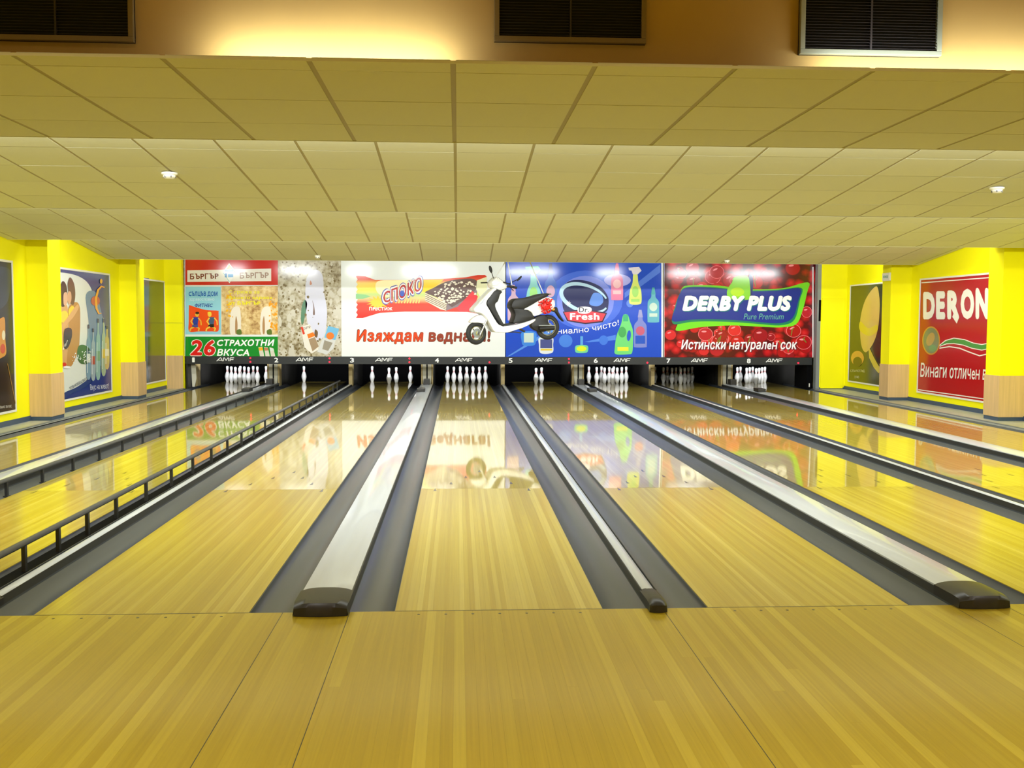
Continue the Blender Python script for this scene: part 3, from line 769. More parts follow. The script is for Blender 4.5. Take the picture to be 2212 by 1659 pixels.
# right part: pale roots and two bags
s.blobs('print_dark_crumbs', (1160, 130, 1850, 1200), 260, (4, 15), pm(118, 102, 70), 1.6, 11, 1.2)
s.blobs('print_pale_crumbs', (1150, 130, 1850, 1200), 60, (16, 44), pm(200, 194, 180), 1, 12, 1.6)
s.curve('print_green_shade', [(1410, 640), (1440, 560), (1470, 600), (1450, 720), (1420, 840), (1400, 780)], pm(84, 128, 104), 2)
s.curve('print_white_root', [(1470, 300), (1560, 220), (1640, 280), (1660, 480), (1690, 640), (1690, 800), (1660, 960), (1580, 1010), (1500, 900), (1460, 720), (1450, 480)], pm(206, 206, 226), 2)
s.curve('print_root_gap', [(1528, 560), (1550, 640), (1556, 720), (1536, 720), (1540, 640)], pm(120, 96, 90), 3)
s.curve('print_root_gap', [(1506, 340), (1524, 380), (1500, 388)], pm(190, 130, 110), 3)
s.curve('print_root_gap', [(1560, 890), (1590, 920), (1580, 980), (1552, 960)], pm(110, 84, 60), 3)
s.poly('print_snack_bag', [(1398, 862), (1500, 830), (1600, 1080), (1592, 1120), (1520, 1160), (1440, 1090)], pm(226, 220, 212), 3)
s.poly('print_bag_label', [(1398, 866), (1420, 858), (1446, 940), (1424, 948)], pm(210, 60, 40), 4)
s.poly('print_bag_label', [(1470, 944), (1540, 920), (1560, 962), (1484, 992)], pm(226, 120, 40), 4)
s.text('lettering', 'БЪРГЪР', 1430, 856, 1510, 886, pm(90, 40, 30), 4, rot=-18)
s.poly('print_bag_window', [(1486, 1000), (1556, 975), (1600, 1080), (1530, 1136)], pm(160, 136, 110), 4)
s.poly('print_snack_bag', [(1706, 850), (1828, 882), (1760, 1110), (1690, 1172), (1580, 1140)], pm(206, 206, 206), 3)
s.poly('print_bag_label', [(1706, 850), (1828, 882), (1786, 1010), (1662, 980)], pm(110, 176, 216), 4)
s.ell('print_bag_badge', 1728, 962, 44, 40, pm(224, 120, 50), 5)
s.poly('print_bag_window', [(1664, 1010), (1756, 1040), (1706, 1130), (1640, 1110)], pm(150, 142, 128), 4)

# ---- 2: wafer bar
t, s = mkpanel(738, 1091, WHT, 'white panel with wrapped chocolate wafer advert behind the hanging scooter', (720, 540))
def zig(x, y0, y1, n_, amp):
    return [(x+(amp if i % 2 else 0), y0+(y1-y0)*i/n_) for i in range(n_+1)]
zt = lambda z: un(900, 540+z/5.185, 1, YM-.02).z
wrap = gradient('print_wrapper', [(0, (216, 44, 34)), (.34, (214, 72, 56)), (.46, (226, 206, 150)), (.56, (196, 220, 140)), (.66, (250, 220, 90)), (.82, (250, 214, 110)), (.9, (222, 92, 70)), (1, (206, 60, 44))], 2, zt(760), zt(290))
left = zig(262, 290, 755, 16, 16)
out = left[::-1][::-1]
pts = [(262, 290), (360, 296), (470, 336), (800, 336), (1200, 326), (1480, 306), (1620, 280), (1700, 280), (1720, 300), (1720, 690), (1640, 716), (1500, 694), (1200, 690), (800, 690), (520, 704), (330, 762), (255, 762)]+zig(256, 755, 300, 16, 18)[1:]
s.poly('print_wrapper', pts, wrap, 2)
s.curve('print_glow', [(500, 350), (700, 338), (900, 340), (940, 380), (860, 470), (700, 520), (560, 520), (480, 450)], pm(250, 238, 190), 3)
s.poly('print_yellow_patch', [(960, 338), (1240, 330), (1110, 430), (1030, 470), (980, 460)], pm(246, 206, 36), 3)
s.poly('print_green_flash', [(254, 490), (360, 500), (420, 520), (330, 548), (254, 548)], pm(150, 206, 150), 3)
# starburst and lettering
star = []
for i in range(28):
    r = 110 if i % 2 else 60
    a = 6.283*i/28; star.append((500+1.2*r*math.cos(a), 590+.75*r*math.sin(a)))
s.poly('print_starburst', star, pm(246, 202, 70), 4)
for k in range(9): s.line('print_spark', [(700+k*32, 596), (715+k*32, 560-8*(k % 3))], 14, pm(250, 210, 120), 4)
wv = lambda x, y, a, b: (x-26*(1-b)*0, y-150*a+50*math.sin(a*3.2)*.3-(20 if b > .5 else 0)*a)
s.text('print_letter_halo', 'СПОКО', 536, 436, 1010, 626, pm(90, 96, 176), 5, bold=.13, warp=wv)
s.text('print_letter_edge', 'СПОКО', 546, 446, 1002, 614, pm(244, 238, 236), 6, bold=.085, warp=wv)
s.text('lettering', 'СПОКО', 560, 462, 990, 598, pm(176, 50, 54), 7, bold=.02, warp=wv)
s.ell('print_letter_eye', 772, 486, 26, 34, pm(70, 96, 190), 8)
s.text('lettering', 'ПРЕСТИЖ', 402, 640, 662, 678, pm(244, 236, 236), 6, bold=.03)
s.curve('print_bar_top', [(1030, 470), (1120, 425), (1280, 350), (1500, 320), (1600, 340), (1620, 420), (1500, 540), (1330, 640), (1270, 600), (1160, 530), (1050, 490)], pm(104, 84, 84), 4)
s.poly('print_bar_side', [(1270, 600), (1330, 640), (1500, 540), (1620, 420), (1600, 520), (1440, 620), (1262, 680)], pm(130, 116, 124), 5.15)
s.poly('print_wafer_end', [(1030, 478), (1280, 602), (1262, 678), (1200, 664), (1028, 568)], pm(236, 224, 200), 5)
for k in range(4): s.line('print_wafer_layer', [(1030, 494+k*22), (1272, 618+k*17)], 7, pm(120, 90, 80), 6)
s.blobs('print_nuts', (1120, 330, 1600, 600), 130, (8, 22), pm(232, 222, 206), 6, 3, .7, inside=lambda x, y: 350+.0*(x) < y+abs(0) and (x-1030)*.5+470 > y+0 and y > 470-(x-1030)*.42 and y < 640-(x-1180)*.34)
s.poly('print_red_fold', [(1380, 650), (1560, 460), (1620, 520), (1560, 690), (1420, 690)], pm(220, 64, 74), 5.45)
s.poly('print_grey_fold', [(1610, 340), (1720, 300), (1720, 560), (1640, 520), (1600, 440)], pm(226, 226, 190), 5.3)
ser = gradient('print_slogan', [(0, (216, 70, 26)), (.45, (210, 66, 30)), (.55, (150, 60, 44)), (1, (130, 60, 48))], 0, un(770, 720, 1, YM).x, un(1060, 720, 1, YM).x)
s.text('print_slogan_edge', 'Изяждам веднага!', 258, 888, 1764, 1056, pm(96, 30, 16), 2, bold=.05, shear=.08)
s.text('lettering', 'Изяждам веднага!', 264, 894, 1758, 1050, ser, 3, bold=.03, shear=.08)

# ---- 3: cleaning products
t, s = mkpanel(1092.5, 1433, pm(26, 74, 196), 'blue panel with cleaning bottles advert right of the hanging scooter', (1060, 540))
s.rect('print_white_edge', 1912, 90, 1938, 1206, pm(226, 232, 240), 1)
# rays and glow
s.poly('print_ray', [(180, 1200), (230, 1180), (760, 880), (760, 820)], pm(84, 140, 224), 1)
s.poly('print_ray', [(1500, 480), (1900, 160), (1900, 250), (1500, 540)], pm(80, 120, 220), 1)
s.poly('print_ray', [(1050, 1030), (1400, 950), (1400, 1010), (1100, 1034)], pm(78, 130, 224), 1)
s.ell('print_glow', 1060, 560, 420, 330, pm(66, 104, 218), 1)
s.ell('print_glow', 1060, 580, 320, 290, pm(120, 136, 228), 2)
s.ell('print_glow', 1420, 340, 150, 70, pm(170, 170, 240), 2)
s.ell('print_bubble', 840, 1018, 76, 72, pm(66, 124, 222), 2); s.ell('print_bubble', 1264, 1010, 50, 54, pm(62, 116, 220), 2); s.ell('print_bubble', 1560, 598, 40, 44, pm(90, 130, 226), 2)
def bottle(kind, x, y, w_, h, body, cap_, lab, layer=3):
    """x centre, y top, w width, h height in crop units"""
    if kind == 'spray':
        s.curve('print_bottle', [(x-w_*.16, y+h*.2), (x+w_*.16, y+h*.2), (x+w_*.24, y+h*.42), (x+w_*.46, y+h*.62), (x+w_*.5, y+h*.92), (x+w_*.3, y+h), (x-w_*.3, y+h), (x-w_*.5, y+h*.92), (x-w_*.42, y+h*.62), (x-w_*.22, y+h*.42)], body, layer)
        s.poly('print_trigger', [(x-w_*.55, y+h*.02), (x+w_*.3, y), (x+w_*.5, y+h*.1), (x+w_*.18, y+h*.2), (x-w_*.2, y+h*.2), (x-w_*.3, y+h*.1), (x-w_*.5, y+h*.09)], cap_, layer+1)
        s.ell('print_label', x, y+h*.66, w_*.26, h*.15, lab, layer+1)
        s.rect('print_label_foot', x-w_*.34, y+h*.86, x+w_*.34, y+h*.93, lab, layer+1)
    else:
        s.curve('print_bottle', [(x-w_*.14, y+h*.14), (x+w_*.14, y+h*.14), (x+w_*.2, y+h*.28), (x+w_*.46, y+h*.4), (x+w_*.5, y+h*.6), (x+w_*.5, y+h*.94), (x+w_*.4, y+h), (x-w_*.4, y+h), (x-w_*.5, y+h*.94), (x-w_*.5, y+h*.6), (x-w_*.46, y+h*.4), (x-w_*.2, y+h*.28)], body, layer)
        s.poly('print_cap', [(x-w_*.1, y), (x+w_*.1, y), (x+w_*.2, y+h*.2), (x-w_*.2, y+h*.2)], cap_, layer+1)
        s.ell('print_label', x, y+h*.56, w_*.34, h*.12, lab, layer+1)
        s.rect('print_label_foot', x-w_*.34, y+h*.74, x+w_*.34, y+h*.84, lab, layer+2)
bottle('spray', 480, 180, 170, 460, pm(130, 200, 200), pm(90, 190, 150), pm(150, 210, 120))
bottle('tall', 672, 150, 140, 560, pm(70, 110, 200), pm(40, 56, 130), pm(200, 160, 190))
bottle('tall', 256, 390, 130, 400, pm(196, 164, 190), pm(190, 150, 180), pm(214, 180, 190))
bottle('tall', 1416, 150, 134, 410, pm(226, 130, 170), pm(210, 90, 140), pm(240, 190, 200))
bottle('spray', 1620, 190, 140, 420, pm(214, 226, 120), pm(220, 214, 226), pm(160, 214, 110))
bottle('tall', 1822, 420, 130, 390, pm(96, 170, 190), pm(70, 160, 170), pm(190, 210, 200))
bottle('tall', 1676, 670, 144, 420, pm(120, 130, 200), pm(150, 150, 200), pm(190, 90, 120))
s.rect('print_label', 1622, 960, 1730, 1050, pm(40, 84, 190), 6)
s.curve('print_bottle', [(1486, 730), (1536, 730), (1560, 800), (1592, 900), (1594, 1040), (1584, 1150), (1540, 1168), (1400, 1166), (1390, 1100), (1410, 960), (1460, 830)], pm(110, 206, 120), 3)
s.ell('print_handle_hole', 1548, 960, 22, 60, pm(40, 84, 200), 4, rot=6)
s.rect('print_cap', 1484, 724, 1540, 800, pm(60, 170, 120), 4); s.ell('print_label', 1474, 920, 44, 60, pm(70, 160, 90), 4)
s.rect('print_label_foot', 1420, 1086, 1544, 1130, pm(226, 220, 60), 4)
s.curve('print_tub', [(350, 920), (500, 920), (508, 1020), (480, 1070), (370, 1070), (346, 1020)], pm(60, 130, 220), 3); s.rect('print_label', 372, 930, 482, 1036, pm(190, 206, 200), 4)
s.curve('print_tub', [(548, 980), (690, 980), (700, 1060), (690, 1150), (560, 1156), (540, 1060)], pm(214, 220, 232), 3); s.rect('print_label', 556, 1000, 690, 1100, pm(70, 80, 140), 4); s.rect('print_label_foot', 560, 1106, 690, 1126, pm(220, 190, 60), 4)
s.curve('print_freshener', [(960, 1070), (1080, 1070), (1090, 1130), (1060, 1152), (970, 1152), (946, 1130)], pm(110, 200, 150), 3); s.ell('print_sponge', 1018, 1106, 56, 30, pm(214, 224, 40), 4); s.rect('print_freshener_neck', 1004, 966, 1034, 1062, pm(90, 160, 220), 3)
# emblem: dark shield, pale swoosh ring, red name plate (mascot left out)
s.curve('print_shield', [(800, 560), (796, 430), (880, 350), (1000, 336), (1120, 360), (1240, 420), (1312, 520), (1318, 620), (1280, 700), (1060, 770), (840, 700)], pm(34, 42, 92), 4)
ring = [(1050+260*math.cos(a)*1.0, 540+150*math.sin(a)+60*math.cos(a)) for a in [math.radians(20+q*320/40) for q in range(41)]]
s.line('print_swoosh', ring, [18+26*math.sin(math.pi*i/40) for i in range(41)], pm(180, 214, 240), 5)
s.curve('print_sky', [(1160, 480), (1240, 500), (1260, 580), (1200, 630), (1110, 610), (1120, 540)], pm(96, 140, 226), 5)
star = [(870+(34 if i % 2 else 12)*math.cos(6.283*i/16), 600+(36 if i % 2 else 12)*math.sin(6.283*i/16)) for i in range(16)]
s.poly('print_sparkle', star, pm(240, 246, 250), 6)
s.curve('print_white_patch', [(990, 640), (1110, 640), (1130, 680), (1080, 712), (1010, 712), (975, 690)], pm(240, 236, 244), 8)
s.text('lettering', 'Dr.', 990, 640, 1100, 698, pm(40, 40, 60), 9, bold=.01)
s.poly('print_plate_edge', [(808, 690), (1060, 660), (1304, 704), (1256, 808), (1060, 830), (856, 796)], pm(44, 30, 56), 6)
s.poly('print_red_plate', [(822, 700), (1060, 676), (1288, 714), (1246, 796), (1060, 816), (868, 786)], pm(214, 60, 76), 7)
s.text('lettering', 'Fresh', 888, 706, 1218, 784, pm(246, 238, 244), 9, bold=.035)
arc = lambda x, y, a, b: (x, y-95*(a-.38)**2*1.6)
s.text('lettering', 'Гениално чисто!', 640, 862, 1440, 926, pm(236, 240, 250), 4, rot=-4, bold=.005, warp=arc)

# ---- 4: cherry juice
cher = bpy.data.materials.new('print_cherries'); cher.use_nodes = True
def cherries():
    nt = cher.node_tree; b = nt.nodes['Principled BSDF']; N = nt.nodes.new; b.inputs['Roughness'].default_value = .16
    g = N('ShaderNodeNewGeometry'); v = N('ShaderNodeTexVoronoi'); v.inputs['Scale'].default_value = 4.6
    nz = N('ShaderNodeTexNoise'); nz.inputs['Scale'].default_value = 16; nz.inputs['Detail'].default_value = 4
    mp = N('ShaderNodeMapping'); mp.inputs['Scale'].default_value = (1, .0, 1.15); nt.links.new(g.outputs['Position'], mp.inputs['Vector'])
    nt.links.new(mp.outputs[0], v.inputs['Vector']); nt.links.new(mp.outputs[0], nz.inputs['Vector'])
    r = N('ShaderNodeValToRGB'); cr = r.color_ramp; cr.elements.new(.5); cr.elements.new(.8)
    for e, p, c in zip(cr.elements, (.0, .35, .62, .85), ((222, 50, 60), (196, 24, 34), (150, 14, 26), (84, 12, 22))): e.position = p; e.color = (*lin(c), 1)
    m1 = N('ShaderNodeMath'); m1.operation = 'MULTIPLY_ADD'; m1.inputs[1].default_value = .35; sub = N('ShaderNodeMath'); sub.operation = 'SUBTRACT'; sub.inputs[1].default_value = .18
    ml = N('ShaderNodeMath'); ml.operation = 'MULTIPLY'; ml.inputs[1].default_value = 1.35
    nt.links.new(v.outputs['Distance'], ml.inputs[0]); nt.links.new(ml.outputs[0], sub.inputs[0]); nt.links.new(nz.outputs['Fac'], m1.inputs[0]); nt.links.new(sub.outputs[0], m1.inputs[2]); nt.links.new(m1.outputs[0], r.inputs[0])
    nt.links.new(r.outputs[0], b.inputs['Base Color'])
cherries()
t, s = mkpanel(1434, 1757, cher, 'cherry covered panel with blue and green juice banner at the right', (1400, 540))
s.rect('print_white_edge', 1838, 190, 1856, 1226, pm(220, 214, 214), 1); s.rect('print_white_edge', 166, 120, 182, 1222, pm(230, 226, 226), 1)
rn = random.Random(5)
for k in range(64):
    cx, cy = rn.uniform(230, 1800), rn.choice([rn.uniform(190, 420), rn.uniform(860, 1190), rn.uniform(860, 1190), rn.uniform(420, 860)])
    if 330 < cx < 1680 and 430 < cy < 830: continue
    R = rn.uniform(45, 92); rx = min(R, 1836-cx, cx-184); ry = min(R*.9, 1218-cy, cy-100)
    s.ell('print_cherry_rim', cx, cy, rx, ry, pm(*rn.choice([(126, 14, 24), (230, 110, 120), (110, 20, 26)])), 1+k*.025)
    s.ell('print_cherry', cx, cy, rx*.92, ry*.92, pm(*rn.choice([(190, 22, 34), (168, 16, 28), (206, 36, 46), (178, 26, 44), (150, 20, 34)])), 1.012+k*.025)
    s.ell('print_highlight', cx-rx*.2, cy-ry*.4, rx*.34, ry*.13, pm(236, 140, 150), 1.02+k*.025, rot=rn.uniform(-30, 10))
    if k % 3 == 0: s.line('print_stem', [(cx, cy-ry*.5), (cx+rn.uniform(-20, 20), cy-ry*.1), (cx+rn.uniform(-rx, rx)*.6, min(cy+ry*.7, 1210))], 11, pm(116, 120, 50), 2.75+k*.002)
s.curve('print_green_banner', [(322, 906), (338, 800), (352, 560), (380, 430), (470, 396), (800, 400), (1100, 440), (1500, 430), (1790, 362), (1780, 480), (1730, 680), (1660, 830), (1500, 866), (1300, 862), (1000, 846), (800, 850), (560, 868)], pm(110, 206, 44), 3)
s.curve('print_dark_green_band', [(276, 824), (300, 640), (350, 500), (420, 420), (700, 414), (1100, 452), (1450, 446), (1716, 424), (1700, 560), (1640, 780), (1500, 842), (1300, 834), (1000, 810), (700, 800), (480, 806)], pm(20, 120, 90), 4)
s.curve('print_blue_banner', [(274, 796), (310, 640), (352, 500), (430, 424), (700, 424), (1100, 462), (1450, 456), (1700, 432), (1680, 580), (1620, 760), (1480, 820), (1260, 810), (1000, 788), (700, 776), (480, 782)], pm(22, 44, 142), 5)
s.curve('print_bulb_shade', [(1130, 280), (1172, 300), (1176, 420), (1150, 540), (1120, 520)], pm(30, 44, 110), 6)
s.curve('print_green_bulb', [(890, 520), (890, 440), (940, 360), (960, 310), (1040, 284), (1120, 300), (1144, 420), (1140, 540), (1080, 560), (960, 560)], pm(132, 206, 60), 7)
s.ell('print_bulb_glow', 1000, 470, 76, 50, pm(176, 220, 40), 8)
s.text('print_letter_shadow', 'DERBY PLUS', 392, 520, 1616, 694, pm(10, 110, 120), 9, shear=.22, bold=.075, space=.94)
s.text('lettering', 'DERBY PLUS', 384, 510, 1610, 684, pm(246, 246, 246), 10, shear=.22, bold=.065, space=.94)
s.text('lettering', 'Pure Premium', 1070, 712, 1520, 778, pm(96, 170, 150), 9, shear=.25)
s.text('print_letter_shadow', 'Истински натурален сок', 378, 1012, 1680, 1150, pm(110, 30, 50), 9, shear=.2, bold=.05)
s.text('lettering', 'Истински натурален сок', 370, 1004, 1670, 1142, pm(236, 232, 240), 10, shear=.2, bold=.022)

# ================================================================== POSTERS ON THE SIDE WALLS
def wallposter(x, into, y0, y1, base, scale, m, label, fm=None, group='wall posters', z0=.19, z1=2.28):
    t = empty('wall_poster', (x, (y0+y1)/2, z0), label=label, cat='poster', group=group)
    h = (y1-y0)/2; H = z1-z0; a, b = sorted((0, into*.02))
    box('sheet', a, b, -h+.03, h-.03, .03, H-.03, m, t)
    a, b = sorted((0, into*.028))
    for q in ((-h, h, 0, .03), (-h, h, H-.03, H), (-h, -h+.03, .03, H-.03), (h-.03, h, .03, H-.03)):
        box('frame', a, b, q[0], q[1], q[2], q[3], fm or M['frame'], t)
    return t, TSheet(t, 0, x+into*.02, into, base, scale)
BL, BR = (0, 520), (1740, 540)
# left wall, beyond the first pilaster: drinks
t, s = wallposter(XW0, 1, 10.3, 13.08, BL, 3.771, pm(38, 60, 120), 'drinks poster with a pale oval and bottles between the left pilasters')
s.curve('print_pale_oval', [(380, 330), (440, 265), (530, 262), (640, 290), (720, 350), (760, 460), (770, 700), (780, 900), (740, 1090), (660, 1170), (560, 1220), (420, 1250), (380, 900)], pm(214, 218, 212), 1)
s.curve('print_oval_shade', [(700, 440), (780, 420), (830, 600), (880, 800), (870, 960), (800, 1020), (740, 900), (720, 640)], pm(96, 130, 160), 2)
s.curve('print_figure_body', [(492, 560), (540, 520), (560, 600), (556, 720), (550, 860), (548, 1000), (520, 1030), (496, 1010), (490, 800)], pm(206, 158, 100), 3)
s.curve('print_figure_body', [(560, 540), (620, 500), (650, 540), (654, 660), (650, 780), (640, 880), (596, 1000), (560, 1030), (545, 1000), (556, 820), (560, 680)], pm(184, 134, 72), 3.3)
s.curve('print_figure_hair', [(484, 400), (510, 330), (540, 360), (548, 440), (530, 530), (490, 520)], pm(66, 46, 44), 4)
s.curve('print_figure_hair', [(552, 350), (572, 298), (604, 350), (614, 440), (600, 520), (572, 500), (560, 430)], pm(104, 74, 60), 4.3)
s.curve('print_figure_face', [(520, 430), (546, 424), (552, 486), (534, 530), (518, 510)], pm(214, 170, 140), 5)
s.curve('print_figure_face', [(554, 420), (578, 420), (582, 480), (566, 520), (552, 490)], pm(206, 158, 126), 5.3)
s.curve('print_yellow_top', [(494, 590), (530, 570), (556, 600), (550, 650), (520, 670), (496, 650)], pm(240, 206, 60), 5)
s.curve('print_yellow_top', [(560, 560), (590, 530), (610, 560), (590, 610), (562, 610)], pm(240, 200, 50), 5.3)
s.curve('print_figure_arm', [(500, 690), (540, 640), (610, 540), (636, 520), (640, 550), (600, 620), (540, 690), (506, 740)], pm(214, 164, 106), 5.6)
s.curve('print_swim_skirt', [(530, 720), (580, 715), (586, 780), (560, 860), (530, 880), (520, 800)], pm(60, 44, 60), 5.8)
for k in range(4): s.line('print_stripes', [(514+k*9, 888-k*14), (534+k*9, 838-k*14)], 7, pm(236, 236, 226) if k % 2 == 0 else pm(24, 24, 32), 6)
s.ell('print_red_shoe', 524, 1008, 18, 16, pm(206, 60, 40), 6); s.ell('print_white_splash', 546, 1030, 30, 10, pm(236, 236, 236), 6.3)
s.blobs('print_spray_drops', (590, 900, 740, 1000), 40, (3, 7), pm(230, 236, 232), 6.6, 8)
s.curve('print_foliage', [(640, 860), (690, 850), (740, 900), (730, 990), (660, 1000), (630, 940)], pm(70, 110, 60), 4)
for k, (x, y, h, c) in enumerate(((722, 690, 420, (120, 150, 170)), (760, 720, 400, (150, 166, 176)), (800, 640, 470, (140, 176, 170)), (845, 640, 440, (160, 180, 150)), (872, 700, 330, (190, 170, 110)))):
    s.curve('print_bottle', [(x-5, y), (x+5, y), (x+7, y+h*.22), (x+16, y+h*.36), (x+17, y+h*.98), (x-17, y+h*.98), (x-16, y+h*.36), (x-7, y+h*.22)], pm(*c), 4+.2*k)
    s.rect('print_bottle_cap', x-7, y-6, x+7, y+h*.06, pm(40, 60, 90), 6.2); s.line('print_glint', [(x-9, y+h*.4), (x-9, y+h*.92)], 4, pm(222, 232, 236), 6.1)
    s.rect('print_label', x-15, y+h*.55, x+15, y+h*.72, pm(*((200, 210, 200), (170, 80, 60), (120, 160, 120), (210, 180, 60), (220, 210, 190))[k]), 6)
s.line('print_orange_letter', [(852, 380), (826, 372), (800, 400), (782, 470), (786, 550), (806, 594), (826, 590)], [8, 14, 16, 18, 18, 14, 8], pm(232, 160, 30), 6)
s.ell('print_orange_dot', 825, 330, 10, 20, pm(236, 180, 40), 6); s.ell('print_red_ball', 778, 490, 36, 40, pm(186, 80, 60), 5)
s.poly('print_blue_foot', [(532, 1288), (600, 1240), (680, 1206), (740, 1160), (800, 1080), (860, 990), (896, 950), (906, 1206), (720, 1248)], pm(28, 50, 126), 4)
s.text('lettering', 'Вкус на живот!', 736, 1164, 886, 1222, pm(220, 226, 240), 6, rot=-5)
s.text('lettering', 'освежаващ вкус', 560, 1150, 726, 1180, pm(80, 90, 110), 6, rot=-30)
# left wall, cropped by the frame: dark poster
t, s = wallposter(XW0, 1, 6.4, 9.2, BL, 3.771, pm(30, 28, 34), 'dark poster with food at the left edge of the photo')
s.curve('print_blue_haze', [(-60, 250), (60, 220), (84, 300), (60, 500), (-60, 560)], pm(44, 54, 78), 1)
s.curve('print_food', [(-60, 700), (10, 630), (40, 640), (44, 800), (50, 920), (0, 960), (-60, 1000)], pm(206, 140, 50), 2); s.ell('print_food_white', 30, 770, 14, 40, pm(226, 214, 180), 3); s.ell('print_food_red', 24, 880, 20, 40, pm(196, 70, 40), 3)
s.poly('print_brown_table', [(-60, 1000), (60, 990), (128, 1370), (-60, 1400)], pm(44, 30, 26), 1); s.line('print_gold_line', [(62, 1000), (128, 1330)], 5, pm(150, 110, 50), 3)
s.text('lettering', 'приготвено за вас', -50, 1344, 96, 1372, pm(206, 200, 190), 4, rot=-6)
# left wall, far bay: dark green sheet
t, s = wallposter(XW0, 1, 14.4, 16.39, BL, 3.771, gradient('print_dark_green', [(0, (60, 60, 52)), (.22, (72, 70, 52)), (.4, (74, 82, 34)), (1, (66, 78, 40))], 2, .2, 2.28, .12), 'dark olive green poster in the far bay of the left wall')
s.poly('print_slate_band', [(1160, 300), (1215, 306), (1205, 1000), (1215, 1150), (1160, 1150)], pm(84, 96, 104), 1)
# right wall: red sauce sign
t, s = wallposter(XW1, -1, 10.28, 12.93, BR, 4.148, pm(172, 24, 26), 'red sign with white lettering and green ribbon on the right wall')
for pts in ([(1040, 294), (1700, 244)], [(1010, 1252), (1640, 1340)]): s.line('print_white_line', pts, 9, pm(232, 222, 214), 1)
nw = lambda x, y, a, b: (x, y+(-(x-1050)*.055 if b > .5 else 0))
for ch, x0, x1, y0, y1 in (('D', 1054, 1160, 376, 622), ('E', 1170, 1252, 370, 622), ('O', 1390, 1512, 346, 622), ('N', 1524, 1640, 340, 620), ('I', 1660, 1700, 336, 620)):
    s.text('lettering', ch, x0, y0, x1, y1, pm(234, 228, 214), 2, bold=.06)
s.text('lettering', 'R', 1270, 362, 1378, 622, pm(234, 228, 214), 2, bold=.06); s.poly('print_letter_tail', [(1330, 560), (1378, 600), (1356, 660), (1316, 600)], pm(234, 228, 214), 3)
s.ell('print_medal_rim', 1126, 812, 80, 128, pm(196, 140, 50), 2); s.ell('print_medal', 1126, 812, 70, 116, pm(120, 130, 90), 3); s.ell('print_medal_figure', 1120, 800, 34, 62, pm(176, 150, 80), 4, rot=20); s.ell('print_medal_green', 1140, 880, 34, 32, pm(110, 150, 90), 4)
rb = [(1200, 860), (1260, 826), (1330, 814), (1420, 828), (1500, 858), (1580, 872), (1640, 860), (1700, 836)]
s.line('print_ribbon_edge', rb, [14, 40, 56, 58, 56, 58, 56, 56], pm(232, 226, 214), 2); s.line('print_green_ribbon', rb, [2, 22, 40, 42, 40, 42, 40, 40], pm(60, 140, 56), 3)
s.line('print_thin_ribbon', [(1200, 880), (1290, 866), (1380, 880), (1470, 916), (1560, 948), (1640, 930)], 10, pm(232, 226, 214), 2)
s.text('lettering', 'Винаги отличен вкус', 1028, 1030, 1740, 1190, pm(232, 224, 214), 2, shear=.15, bold=.012, warp=lambda x, y, a, b: (x, y+36*a-20))
# right wall, far bay: green poster with a pale bulb
t, s = wallposter(XW1, -1, 14.2, 16.2, BR, 4.148, pm(78, 76, 24), 'olive poster with a large pale bulb shape by the exit sign')
s.poly('print_dark_side', [(640, 318), (700, 310), (690, 1040), (640, 1000), (600, 880)], pm(52, 32, 22), 1)
s.curve('print_bulb', [(634, 325), (662, 420), (664, 540), (650, 700), (610, 830), (545, 916), (505, 870), (490, 740), (496, 590), (545, 430)], pm(206, 172, 80), 2)
s.curve('print_bulb_band', [(492, 640), (560, 700), (640, 670), (640, 730), (570, 770), (488, 720)], pm(214, 190, 40), 3)
s.line('print_stem', [(572, 890), (590, 960), (630, 1040), (670, 1090)], [14, 40, 44, 44], pm(206, 184, 50), 3)
s.ell('print_badge', 466, 970, 58, 66, pm(206, 150, 60), 2); s.ell('print_badge_dark', 466, 1002, 40, 44, pm(84, 66, 26), 3)
s.text('lettering', 'слънчоглед', 404, 1072, 530, 1100, pm(206, 200, 140), 3); s.text('lettering', 'олио', 440, 1128, 480, 1150, pm(200, 196, 150), 3)

# exit sign on the far right pilaster
ex = empty('exit_sign', (XW1-.39, 13.50, 2.26), label='small white emergency exit sign on the far right pilaster', cat='exit sign')
MB().box(-.03, 0, -.16, .16, 0, .15).build('housing', M['whitep'], ex, bevel=.006)
MB().box(-.032, -.03, -.12, .12, .035, .115).build('face', pm(222, 236, 222), ex)
v, f = text_verts('ИЗХОД', 0, .02)
link('lettering', mesh([(-.0335-d_*.002, .1-.2*a, .05+.05*b) for a, b, d_ in v], f), pm(40, 150, 90), ex)
v = []

# smoke detectors
def detector(x, y, z, label, r=.05):
    t = empty('smoke_detector', (x, y, z), label=label, cat='smoke detector', group='smoke detectors')
    MB().lathe([(r, 0), (r, -.014), (r*.9, -.02)], 24).build('base', M['whitep'], t, smooth=True)
    MB().lathe([(r*.78, -.0205), (r*.8, -.038), (r*.55, -.05), (r*.2, -.053)], 24).build('sensor_head', M['whitep'], t, smooth=True)
    mb = MB()
    for a in range(6):
        q = a*math.pi/3; mb.box(r*.72*math.cos(q)-.006, r*.72*math.cos(q)+.006, r*.72*math.sin(q)-.006, r*.72*math.sin(q)+.006, -.0445, -.030)
    mb.build('vent_slots', M['trim'], t)
def on(sec, y):
    (ya, za, yb, zb) = {2: (LIP[0][0]+.03, z2a, *LIP[1]), 4: (LIP[2][0]+.03, z4a, *LIP[3])}[sec]
    return za+(zb-za)*(y-ya)/(yb-ya)-.002
